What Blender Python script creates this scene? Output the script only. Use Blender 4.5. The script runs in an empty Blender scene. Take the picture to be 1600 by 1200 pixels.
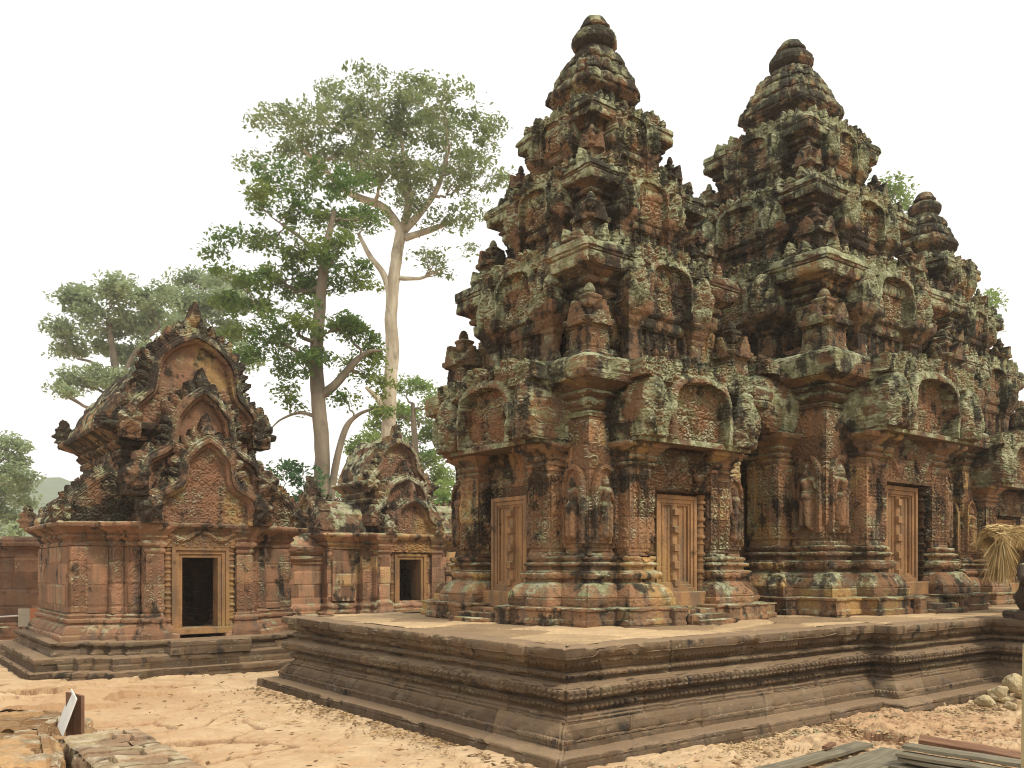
import bpy, math, random
import numpy as np

D = bpy.data
SC = bpy.context.scene
COL = SC.collection
R = math.radians
f32 = np.float32

# ------------------------------------------------------------------ camera
EYE, FOC = 1.62, 1347.0
cam_d = D.cameras.new('camera')
cam = D.objects.new('camera', cam_d)
COL.objects.link(cam)
cam.location = (0, 0, EYE)
cam.rotation_euler = (R(90), 0, 0)
cam_d.sensor_width = 36
cam_d.lens = 36 * FOC / 1600
cam_d.shift_y = 285 / 1600
cam_d.clip_end = 8000
SC.camera = cam

# ------------------------------------------------------------------ sky, sun, exposure
SUN_DIR = (0.72, -0.62, 1.15)          # towards the sun
_sx, _sy, _sz = SUN_DIR
SUN_EL = math.atan2(_sz, math.hypot(_sx, _sy))
SUN_AZ = math.atan2(_sx, _sy)
SC.world = D.worlds.new("World")
SC.world.use_nodes = True
_wt = SC.world.node_tree
_bg = _wt.nodes['Background']
_sky = _wt.nodes.new('ShaderNodeTexSky')
_sky.sky_type = 'NISHITA'
_sky.sun_disc = False
_sky.sun_elevation = SUN_EL
_sky.sun_rotation = SUN_AZ
_sky.air_density = 1.6
_sky.dust_density = 5.0
_mx = _wt.nodes.new('ShaderNodeMix')      # a thin bright overcast over the sky
_mx.data_type = 'RGBA'
_mx.inputs[0].default_value = 0.86
_mx.inputs[7].default_value = (11.3, 11.1, 10.75, 1)
_wt.links.new(_sky.outputs[0], _mx.inputs[6])
_wt.links.new(_mx.outputs[2], _bg.inputs[0])
_bg.inputs[1].default_value = 0.098
sun_d = D.lights.new('sun', 'SUN')
sun_d.energy = 2.3
sun_d.angle = R(12)
sun_d.color = (1.0, 0.91, 0.76)
sun = D.objects.new('sun', sun_d)
COL.objects.link(sun)
sun.location = (30, -26, 50)
sun.rotation_euler = (math.atan2(math.hypot(_sx, _sy), _sz), 0, math.atan2(_sx, -_sy))
SC.view_settings.view_transform = 'Standard'
SC.view_settings.look = 'None'
SC.view_settings.gamma = 1
SC.view_settings.use_curve_mapping = False
SC.view_settings.exposure = 0.25
SC.render.engine = 'CYCLES'
SC.cycles.max_bounces = 6
SC.cycles.diffuse_bounces = 3
SC.cycles.transparent_max_bounces = 8
SC.cycles.use_denoising = True
SC.cycles.filter_width = 1.05
SC.cycles.volume_bounces = 1

# ------------------------------------------------------------------ noise
def hsh(ix, iy, iz, seed=0):
    m = 0xffffffff
    h = (ix.astype(np.int64) * 0x9E3779B1 + iy.astype(np.int64) * 0x85EBCA77
         + iz.astype(np.int64) * 0xC2B2AE3D + (seed + 1) * 0x27D4EB2F) & m
    h = h.astype(np.uint32)
    h ^= h >> np.uint32(15)
    h *= np.uint32(0x2C1B3C6D)
    h ^= h >> np.uint32(12)
    h *= np.uint32(0x297A2D39)
    h ^= h >> np.uint32(15)
    return h.astype(f32) * f32(1 / 4294967296.0)

def vn(x, y, z, sc, seed=0):
    """value noise in [-1, 1]"""
    x = np.asarray(x, f32) * f32(sc); y = np.asarray(y, f32) * f32(sc); z = np.asarray(z, f32) * f32(sc)
    x, y, z = np.broadcast_arrays(x, y, z)
    ix = np.floor(x); iy = np.floor(y); iz = np.floor(z)
    fx = x - ix; fy = y - iy; fz = z - iz
    fx = fx * fx * (3 - 2 * fx); fy = fy * fy * (3 - 2 * fy); fz = fz * fz * (3 - 2 * fz)
    ix = ix.astype(np.int64); iy = iy.astype(np.int64); iz = iz.astype(np.int64)
    r = 0
    for a in (0, 1):
        wa = fx if a else 1 - fx
        for b in (0, 1):
            wb = wa * (fy if b else 1 - fy)
            for c in (0, 1):
                r = r + wb * (fz if c else 1 - fz) * hsh(ix + a, iy + b, iz + c, seed)
    return r * 2 - 1

def fbm(x, y, z, sc, octv=4, seed=0, gain=0.5):
    r, a = 0, 1.0
    for i in range(octv):
        r = r + a * vn(x, y, z, sc * 2.03 ** i, seed + i * 7)
        a *= gain
    return r

def wor(x, y, sc, seed=0):
    """2-D cellular noise: F1, F2 (in cell units), id in 0..1"""
    x = np.asarray(x, f32) * f32(sc); y = np.asarray(y, f32) * f32(sc)
    ix = np.floor(x).astype(np.int64); iy = np.floor(y).astype(np.int64)
    f1 = np.full(x.shape, 9, f32); f2 = f1.copy(); idd = np.zeros(x.shape, f32)
    zz = np.zeros_like(ix)
    for a in (-1, 0, 1):
        for b in (-1, 0, 1):
            cx = ix + a; cy = iy + b
            d = np.hypot(cx + hsh(cx, cy, zz, seed) - x, cy + hsh(cx, cy, zz + 1, seed) - y)
            i = hsh(cx, cy, zz + 2, seed)
            m = d < f1
            f2 = np.where(m, f1, np.minimum(f2, d))
            idd = np.where(m, i, idd)
            f1 = np.where(m, d, f1)
    return f1, f2, idd

def sst(x, a, b):
    t = np.clip((x - a) / (b - a), 0, 1)
    return t * t * (3 - 2 * t)

# ------------------------------------------------------------------ mesh building
class MB:
    """collects vertices and faces; .obj() links them as ONE mesh object"""
    def __init__(s):
        s.V = []; s.F4 = []; s.F3 = []; s.B = []; s.n = 0
    def add(s, V, F4=None, F3=None, blk=None):
        V = np.asarray(V, f32).reshape(-1, 3)
        s.V.append(V)
        s.B.append(np.full(len(V), 0.5, f32) if blk is None else (np.full(len(V), blk, f32) if np.isscalar(blk) else np.asarray(blk, f32).ravel()))
        if F4 is not None and len(F4): s.F4.append(np.asarray(F4, np.int32).reshape(-1, 4) + s.n)
        if F3 is not None and len(F3): s.F3.append(np.asarray(F3, np.int32).reshape(-1, 3) + s.n)
        s.n += len(V)
        return s
    def mesh(s, name, mat, smooth=False):
        V = np.concatenate(s.V)
        F4 = np.concatenate(s.F4) if s.F4 else np.zeros((0, 4), np.int32)
        F3 = np.concatenate(s.F3) if s.F3 else np.zeros((0, 3), np.int32)
        me = D.meshes.new(name)
        me.vertices.add(len(V)); me.vertices.foreach_set('co', V.ravel())
        nl = F4.size + F3.size
        me.loops.add(nl)
        me.loops.foreach_set('vertex_index', np.concatenate([F4.ravel(), F3.ravel()]))
        me.polygons.add(len(F4) + len(F3))
        st = np.concatenate([np.arange(len(F4)) * 4, len(F4) * 4 + np.arange(len(F3)) * 3]).astype(np.int32)
        me.polygons.foreach_set('loop_start', st)
        if smooth:
            me.polygons.foreach_set('use_smooth', np.ones(len(st), bool))
        else:
            me.polygons.foreach_set('use_smooth', np.zeros(len(st), bool))
        at = me.attributes.new('blk', 'FLOAT', 'POINT')
        at.data.foreach_set('value', np.concatenate(s.B))
        me.update(calc_edges=True)
        me.validate()
        me.materials.append(mat)
        return me
    def obj(s, name, mat, parent=None, loc=(0, 0, 0), rz=0, smooth=False):
        o = D.objects.new(name, s.mesh(name, mat, smooth))
        COL.objects.link(o)
        o.location = loc; o.rotation_euler = (0, 0, rz)
        if parent is not None: o.parent = parent
        return o

def share(o, parent, loc=(0, 0, 0), rz=0, sc=1):
    """a copy of one object that shares its mesh"""
    c = o.copy(); COL.objects.link(c)
    c.parent = parent; c.location = loc; c.rotation_euler = (0, 0, rz); c.scale = (sc, sc, sc) if np.isscalar(sc) else sc
    return c

def tag(o, label=None, cat=None, group=None, kind=None):
    if label: o['label'] = label
    if cat: o['category'] = cat
    if group: o['group'] = group
    if kind: o['kind'] = kind
    return o

def thing(name, label, cat, loc=(0, 0, 0), rz=0, group=None):
    o = D.objects.new(name, None); COL.objects.link(o)
    o.location = loc; o.rotation_euler = (0, 0, rz)
    o.empty_display_size = 0.2
    return tag(o, label, cat, group)

def gridF(nr, nc, wrap=False):
    a = np.arange(nr * nc, dtype=np.int32).reshape(nr, nc)
    if wrap: a = np.concatenate([a, a[:, :1]], 1)
    return np.stack([a[:-1, :-1], a[:-1, 1:], a[1:, 1:], a[1:, :-1]], -1).reshape(-1, 4)

def box(mb, c, h, rz=0, tilt=(0, 0), wob=0.0, rnd=None, blk=None):
    """box with centre c and half sizes h, slightly chamfered by a second loop"""
    cx, cy, cz = c; hx, hy, hz = h
    b = min(hx, hy, hz) * 0.12
    P = []
    for z, i in ((-hz, b), (-hz + b, 0), (hz - b, 0), (hz, b)):
        for x, y in ((-1, -1), (1, -1), (1, 1), (-1, 1)):
            P.append((x * (hx - i), y * (hy - i), z))
    P = np.array(P, f32)
    if wob and rnd is not None:
        P = P + rnd.uniform(-wob, wob, P.shape).astype(f32)
    ca, sa = math.cos(tilt[0]), math.sin(tilt[0])
    P = np.stack([P[:, 0], P[:, 1] * ca - P[:, 2] * sa, P[:, 1] * sa + P[:, 2] * ca], 1)
    ca, sa = math.cos(tilt[1]), math.sin(tilt[1])
    P = np.stack([P[:, 0] * ca + P[:, 2] * sa, P[:, 1], -P[:, 0] * sa + P[:, 2] * ca], 1)
    ca, sa = math.cos(rz), math.sin(rz)
    P = np.stack([P[:, 0] * ca - P[:, 1] * sa, P[:, 0] * sa + P[:, 1] * ca, P[:, 2]], 1) + np.array(c, f32)
    F = [(0, 3, 2, 1), (12, 13, 14, 15)]
    for l in range(3):
        for k in range(4):
            a = l * 4 + k; d = l * 4 + (k + 1) % 4
            F.append((a, d, d + 4, a + 4))
    mb.add(P, F, blk=blk)

def tube(mb, pts, rad, sides=8, seed=0, rough=0.0):
    pts = np.asarray(pts, float); n = len(pts); rad = np.broadcast_to(np.asarray(rad, float), (n,))
    T = np.gradient(pts, axis=0); T /= np.linalg.norm(T, axis=1, keepdims=True) + 1e-9
    ref = np.array([0.31, 0.95, 0.05]) if abs(T[0][1]) < 0.9 else np.array([1, 0, 0.0])
    A = np.cross(T, ref); A /= np.linalg.norm(A, axis=1, keepdims=True) + 1e-9
    B = np.cross(T, A)
    th = np.arange(sides) * 2 * math.pi / sides
    V = pts[:, None] + rad[:, None, None] * (np.cos(th)[None, :, None] * A[:, None] + np.sin(th)[None, :, None] * B[:, None])
    if rough:
        r = vn(V[..., 0], V[..., 1], V[..., 2], 3.0, seed)
        V = V + (V - pts[:, None]) * (r * rough)[..., None]
    F = gridF(n, sides, True)
    mb.add(V.reshape(-1, 3), F)
    mb.add(V[-1], F3=[(0, k, k + 1) for k in range(1, sides - 1)])
    mb.add(V[0], F3=[(0, k + 1, k) for k in range(1, sides - 1)])

def lathe(mb, prof, sides=32, res=0.03, c=(0, 0), rib=0, ribamp=0.0, wear=0.004, seed=0):
    P = [prof[0]]
    for (r0, z0), (r1, z1) in zip(prof[:-1], prof[1:]):
        k = max(1, int(math.ceil(math.hypot(r1 - r0, z1 - z0) / res)))
        for j in range(1, k + 1):
            P.append((r0 + (r1 - r0) * j / k, z0 + (z1 - z0) * j / k))
    P = np.array(P)
    th = np.arange(sides) * 2 * math.pi / sides
    r = P[:, 0][:, None] * (1 + (ribamp * np.cos(rib * th) if rib else 0 * th))[None]
    x = c[0] + r * np.cos(th); y = c[1] + r * np.sin(th); z = np.repeat(P[:, 1][:, None], sides, 1)
    d = 1 + wear * fbm(x, y, z, 9, 3, seed) / np.maximum(r, 0.05)
    V = np.stack([c[0] + (x - c[0]) * d, c[1] + (y - c[1]) * d, z], -1)
    mb.add(V.reshape(-1, 3), gridF(len(P), sides, True))

# ------------------------------------------------------------------ carved ornament (heights 0..1)
def spiral(u, v, sgn, turns=1.5):
    r = np.hypot(u, v); th = np.arctan2(v, u * sgn)
    h = 0.5 + 0.5 * np.cos(2 * math.pi * turns * r - th + 0.6)
    h = h * sst(r, 1.12, 0.9) + sst(r, 0.98, 1.12) * (0.45 + 0.45 * np.cos(7 * (np.abs(u) - np.abs(v))))
    return np.maximum(h, np.exp(-(r / 0.24) ** 2))

def scrolls(x, y, w, seed=0):
    """an all-over field of tendrils"""
    x = x + 0.18 * w * vn(x, y, 0, 1.3 / w, seed); y = y + 0.18 * w * vn(x, y, 3, 1.3 / w, seed + 1)
    ix = np.floor(x / w); iy = np.floor(y / w)
    u = (x / w - ix) * 2 - 1; v = (y / w - iy) * 2 - 1
    sg = np.where((ix + iy) % 2 == 0, 1.0, -1.0)
    return spiral(u, v, sg)

def busy(x, y, w, seed=0):
    """crowded figures and leaves"""
    f1, f2, i = wor(x, y * 0.8, 1.0 / w, seed)
    a = np.sqrt(np.clip(1 - (f1 * 1.35) ** 2, 0, 1)) * (0.5 + 0.5 * i)
    g1, g2, j = wor(x + 5, y, 2.3 / w, seed + 3)
    b = np.clip(1 - g1 * 1.5, 0, 1)
    return np.clip(0.7 * a + 0.4 * b, 0, 1)

def pattern(kind, amp, X, E, t, L, S, Z, seed):
    """X coordinate along the edge (centred), E edge length, t 0..1 across, L width of the band, S arc, Z height"""
    if kind == 'plain' or amp == 0: return np.zeros_like(X)
    ok = E > 0.07
    if kind == 'bead':
        n = np.maximum(1, np.round(E / (L * 1.02))); u = ((X / E + 0.5) * n) % 1 * 2 - 1; v = t * 2 - 1
        h = np.sqrt(np.clip(1 - (u * u + v * v) * 0.95, 0, 1))
    elif kind in ('petal', 'petaldn'):
        n = np.maximum(1, np.round(E / (L * 0.95))); u = ((X / E + 0.5) * n) % 1 * 2 - 1
        v = t if kind == 'petal' else 1 - t
        w = np.clip(np.cos(v * 1.5), 0.02, 1) ** 0.55
        q = np.abs(u) / w
        h = np.where(q < 1, 0.55 + 0.45 * np.sqrt(np.clip(1 - q * q, 0, 1)) - 0.35 * (np.abs(q - 0.72) < 0.14), 0.1)
    elif kind == 'bud':
        n = np.maximum(1, np.round(E / (L * 0.75))); u = ((X / E + 0.5) * n) % 1 * 2 - 1; v = t * 2 - 1
        h = np.clip(1 - np.abs(u) ** 2.2, 0, 1) ** 0.6 * np.clip(1 - np.abs(v) ** 3, 0, 1) ** 0.5
        h = h - 0.3 * (np.abs(v + 0.1) < 0.16) * (np.abs(u) < 0.6)
    elif kind == 'scroll':
        m = np.maximum(1, np.round(E / 0.145)); w = E / m
        uu = (X / E + 0.5) * m
        u = (uu % 1) * 2 - 1
        n = np.maximum(1, np.round(L / (w * .85))); vv = t * n + .10 * vn(S, Z, 1, 5, seed)
        v = (vv % 1) * 2 - 1
        sg = np.where((np.floor(vv) + np.floor(uu)) % 2 == 0, 1.0, -1.0)
        e = 1 - np.abs(u)
        h = spiral(np.clip(u / .82, -1.4, 1.4) + .12 * vn(S, Z, 2, 9, seed), v, sg)
        h = .75 * h + .45 * busy(S, Z, .05, seed)
        h = np.where(e < .09, 0.95, np.where(e < .17, 0.0, h))
        eb = np.minimum(t, 1 - t) * L
        h = np.where(eb < .03, 0.0, h)
    elif kind == 'carve':
        h = np.maximum(scrolls(S, Z, 0.15, seed), 0.8 * busy(S, Z, 0.085, seed))
    elif kind == 'leaf':
        n = np.maximum(1, np.round(E / 0.13)); u = ((X / E + 0.5) * n) % 1 * 2 - 1
        w = np.clip(np.cos(np.clip(t * 1.25 - 0.1, 0, 1.5)), 0.05, 1) ** 0.7
        q = np.abs(u) / w
        h = np.where(q < 1, 0.5 + 0.5 * np.sqrt(np.clip(1 - q * q, 0, 1)), 0.05) * 0.7 + 0.4 * busy(S, Z, 0.06, seed)
    elif kind == 'panel':
        e = np.minimum(E / 2 - np.abs(X), np.minimum(t, 1 - t) * L)
        h = np.where(e < 0.05, 0.6, np.where(e < 0.075, 0.9, 0.0))
    else:
        raise ValueError(kind)
    return np.where(ok, h, 0.3) * amp

# ------------------------------------------------------------------ a moulding profile swept along a plan
def sweep(mb, poly, prof, res=0.02, seed=0, wear=0.006, blocks=(0.33, 0.55, 0.006), coarse=None, cres=0.07, closed=True, z0=0.0, chip=1.0, sag=0.0, hj=True, jw=1.0):
    """prof: (offset, z[, kind, amp]) - kind belongs to the stretch up to the next point"""
    poly = np.array(poly, float); n = len(poly)
    e = np.roll(poly, -1, 0) - poly
    EL = np.linalg.norm(e, axis=1); t = e / EL[:, None]
    nr = np.stack([t[:, 1], -t[:, 0]], 1)
    npv = np.roll(nr, 1, 0)
    m = (npv + nr) / (1 + (npv * nr).sum(1))[:, None]
    cvx = npv[:, 0] * nr[:, 1] - npv[:, 1] * nr[:, 0] > 0.1
    bx, mm, pn, xx, el, dc, ss = [], [], [], [], [], [], []
    s0 = 0.0
    for i in range(n):
        j = (i + 1) % n
        if not closed and i == n - 1: break
        r = cres if (coarse is not None and coarse(poly[i], poly[j])) else res
        k = max(1, int(math.ceil(EL[i] / r)))
        q = np.arange(k) / k
        bx.append(poly[i] + e[i] * q[:, None]); mm.append(m[i] * (1 - q[:, None]) + m[j] * q[:, None])
        p = np.repeat(nr[i][None], k, 0); p[0] = m[i] / np.linalg.norm(m[i]); pn.append(p)
        xx.append((q - 0.5) * EL[i]); el.append(np.full(k, EL[i]))
        d = np.minimum(q * EL[i] + (0 if cvx[i] else 9), (1 - q) * EL[i] + (0 if cvx[j] else 9)); dc.append(d)
        ss.append(s0 + q * EL[i]); s0 += EL[i]
    bx = np.concatenate(bx); mm = np.concatenate(mm); pn = np.concatenate(pn)
    xx = np.concatenate(xx); el = np.concatenate(el); dc = np.concatenate(dc); ss = np.concatenate(ss)
    pr = [(p[0], p[1] + z0, p[2] if len(p) > 2 else 'plain', p[3] if len(p) > 3 else 0.0) for p in prof]
    ro, rz, rt, rk, rL, rn, rd = [], [], [], [], [], [], []
    np_ = len(pr)
    tn = []
    for a in range(np_ - 1):
        dx = pr[a + 1][0] - pr[a][0]; dz = pr[a + 1][1] - pr[a][1]; L = math.hypot(dx, dz) + 1e-6
        tn.append((dz / L, -dx / L, L))
    def convex(a):
        if a <= 0 or a >= np_ - 1: return False
        return tn[a - 1][0] * tn[a][1] - tn[a - 1][1] * tn[a][0] > 0.15
    for a in range(np_ - 1):
        L = tn[a][2]
        k = max(1, int(math.ceil(L / res)))
        last = a == np_ - 2
        for j in range(k + (1 if last else 0)):
            q = j / k
            ro.append(pr[a][0] + (pr[a + 1][0] - pr[a][0]) * q); rz.append(pr[a][1] + (pr[a + 1][1] - pr[a][1]) * q)
            rt.append(q); rk.append(a); rL.append(L)
            if j == 0 and a > 0:
                v = (tn[a - 1][0] + tn[a][0], tn[a - 1][1] + tn[a][1]); l = math.hypot(*v) + 1e-6
                rn.append((v[0] / l, v[1] / l))
            else:
                rn.append(tn[a][:2])
            rd.append(min(q * L + (0 if convex(a) else 9), (1 - q) * L + (0 if convex(a + 1) else 9)))
    ro = np.array(ro); rz = np.array(rz); rt = np.array(rt); rk = np.array(rk); rL = np.array(rL); rn = np.array(rn); rd = np.array(rd)
    NR, NC = len(ro), len(ss)
    X = bx[None, :, 0] + ro[:, None] * mm[None, :, 0]
    Y = bx[None, :, 1] + ro[:, None] * mm[None, :, 1]
    Z = np.repeat(rz[:, None], NC, 1)
    if sag: Z = Z + sag * vn(X, Y, 0, .9, seed + 40) + .4 * sag * vn(X, Y, 0, 3.5, seed + 41)
    H = np.zeros((NR, NC))
    S = np.repeat(ss[None], NR, 0)
    for a in range(np_ - 1):
        kd, am = pr[a][2], pr[a][3]
        if kd == 'plain': continue
        i = np.where(rk == a)[0]
        if not len(i): continue
        sh = (len(i), NC)
        H[i] += pattern(kd, am, np.broadcast_to(xx, sh), np.broadcast_to(el, sh), np.broadcast_to(rt[i][:, None], sh), rL[i[0]], S[i], Z[i], seed)
    H *= .45 + .55 * sst(vn(X, Y, Z, 1.7, seed + 61) + .5 * vn(X, Y, Z, 4.4, seed + 62), -.75, -.1)
    # blocks of stone
    blk = np.full((NR, NC), 0.5, f32)
    if blocks:
        bh, bw, ba = blocks
        zw = Z + 0.02 * vn(S, Z, seed, 0.9, seed)
        ci = np.floor(zw / bh)
        off = hsh(ci, ci * 0, ci * 0 + 3, seed) * bw * 2
        sv = (S + off) / bw
        bi = np.floor(sv + 0.25 * hsh(np.floor(sv), ci, ci * 0, seed + 9))
        blk = hsh(bi, ci, ci * 0 + 1, seed)
        up = np.clip(rn[:, 0], 0, 1)[:, None]
        H += (blk - 0.5) * 2 * ba * up
        g = np.maximum(res * 0.62, 0.007) * jw
        fz = (zw / bh - ci) * bh
        jn = (np.minimum(fz, bh - fz) < g) if hj else np.zeros(Z.shape, bool)
        b2 = np.roll(bi, -1, 1) != bi
        if jw > 1: b2 = b2 | (np.roll(bi, 1, 1) != bi)
        H -= (jn | b2) * np.minimum(0.014, res) * jw * up * (0.4 + 0.6 * blk)
    # weathering
    H += wear * fbm(X, Y, Z, 5.5, 4, seed + 11)
    H += wear * 1.2 * np.minimum(0, vn(X, Y, Z, 2.1, seed + 5) + 0.25)
    ed = np.exp(-dc / 0.05)[None] + np.exp(-rd / 0.035)[:, None]
    cn = np.clip(vn(X, Y, Z, 6.0, seed + 21) + 0.5 * vn(X, Y, Z, 15.0, seed + 22) - 0.05, 0, 1)
    H -= chip * ed * cn * 0.032
    H -= chip * ed * np.clip(vn(X, Y, Z, 2.4, seed + 71) + .4 * vn(X, Y, Z, 9, seed + 72) - .5, 0, 1) * .11
    H -= chip * 0.005 * (np.exp(-dc / 0.012)[None] + np.exp(-rd / 0.012)[:, None])
    nx = rn[:, 0][:, None] * pn[None, :, 0]; ny = rn[:, 0][:, None] * pn[None, :, 1]; nz = np.repeat(rn[:, 1][:, None], NC, 1)
    V = np.stack([X + H * nx, Y + H * ny, Z + H * nz], -1)
    mb.add(V.reshape(-1, 3), gridF(NR, NC, closed), blk=blk)
    return mb

def rect(x0, x1, y0, y1):
    return [(x0, y0), (x1, y0), (x1, y1), (x0, y1)]

# ------------------------------------------------------------------ a carved relief: a solid with a height field towards -y
def relief(mb, x0, x1, z0, z1, res, fn, thick=0.1, back=True, at=(0, 0, 0), blk=0.5, flip=False):
    nx = max(3, int(round((x1 - x0) / res)) + 1); nz = max(3, int(round((z1 - z0) / res)) + 1)
    X, Z = np.meshgrid(np.linspace(x0, x1, nx), np.linspace(z0, z1, nz))
    M, H = fn(X, Z)
    Q = M[:-1, :-1] & M[1:, :-1] & M[:-1, 1:] & M[1:, 1:]
    N = nx * nz
    idx = np.arange(N, dtype=np.int32).reshape(nz, nx)
    A, B, C, E = idx[:-1, :-1], idx[:-1, 1:], idx[1:, 1:], idx[1:, :-1]
    F = [np.stack([A[Q], B[Q], C[Q], E[Q]], 1)]
    if back:
        F.append(np.stack([E[Q] + N, C[Q] + N, B[Q] + N, A[Q] + N], 1))
    P = np.pad(Q, 1)
    nl = max(1, int(round(thick / .06))) if thick > .08 else 1
    ep, eq = [], []
    for (dy, dx, p, q) in ((-1, 0, A, B), (0, 1, B, C), (1, 0, C, E), (0, -1, E, A)):
        nb = P[1 + dy:P.shape[0] - 1 + dy, 1 + dx:P.shape[1] - 1 + dx]
        b = Q & ~nb
        ep.append(p[b]); eq.append(q[b])
    ep = np.concatenate(ep); eq = np.concatenate(eq)
    rx = X + 0.35 * res * vn(X, Z, 7, 0.7 / res, 3); rzz = Z + 0.35 * res * vn(X, Z, 9, 0.7 / res, 4)
    VL = [np.stack([rx, -H, rzz], -1).reshape(-1, 3)]
    for l in range(1, nl + 1):
        q = l / nl
        y = -H * (1 - q) ** 2 + thick * q
        am = .022 if (l < nl and nl > 1) else 0
        VL.append(np.stack([rx + am * fbm(X, y, Z, 6, 3, 31 + l), y, rzz + am * fbm(X, y, Z, 6, 3, 57 + l)], -1).reshape(-1, 3))
    if back: F[1] = F[1] + N * (nl - 1)
    for l in range(nl):
        F.append(np.stack([eq + l * N, ep + l * N, ep + (l + 1) * N, eq + (l + 1) * N], 1))
    F = np.concatenate(F)
    V = np.concatenate(VL)
    us = np.zeros((nl + 1) * N, bool); us[F.ravel()] = True
    mp = np.cumsum(us) - 1
    mb.add(V[us] + np.array(at, f32), mp[F], blk=blk)
    return mb

def crom(pts, k=14):
    P = np.array(pts, float); P = np.concatenate([[2 * P[0] - P[1]], P, [2 * P[-1] - P[-2]]])
    out = []
    for i in range(1, len(P) - 2):
        for t in np.arange(k) / k:
            a, b, c, d = P[i - 1:i + 3]
            out.append(0.5 * (2 * b + (c - a) * t + (2 * a - 5 * b + 4 * c - d) * t * t + (3 * b - a - 3 * c + d) * t ** 3))
    out.append(P[-2])
    return np.array(out)

def in_poly(x, y, poly):
    c = np.zeros(x.shape, bool)
    for (xa, ya), (xb, yb) in zip(poly, np.roll(poly, -1, 0)):
        if ya == yb: continue
        c ^= ((ya > y) != (yb > y)) & (x < (xb - xa) * (y - ya) / (yb - ya) + xa)
    return c

ARCH_TOWER = [(.64, 0), (.66, .18), (.62, .36), (.56, .45), (.50, .54), (.30, .64), (0, .70)]
ARCH_FLAT = [(.60, 0), (.60, .20), (.58, .36), (.55, .46), (.46, .54), (.26, .60), (0, .63)]
ARCH_BLOCK = [(.46, 0), (.47, .18), (.49, .30), (.46, .40), (.46, .52), (.41, .63), (.27, .71), (0, .75)]
ARCH_LOBED = [(.74, 0), (.76, .14), (.70, .25), (.52, .31), (.40, .37), (.37, .48), (.33, .58), (.17, .69), (0, .76)]
ARCH_WIDE = [(.80, 0), (.83, .12), (.80, .24), (.68, .31), (.58, .38), (.54, .50), (.47, .62), (.27, .73), (0, .80)]
ARCH_SIDE = [(.72, 0), (.74, .2), (.66, .38), (.48, .5), (.3, .62), (.12, .72), (0, .78)]

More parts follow.
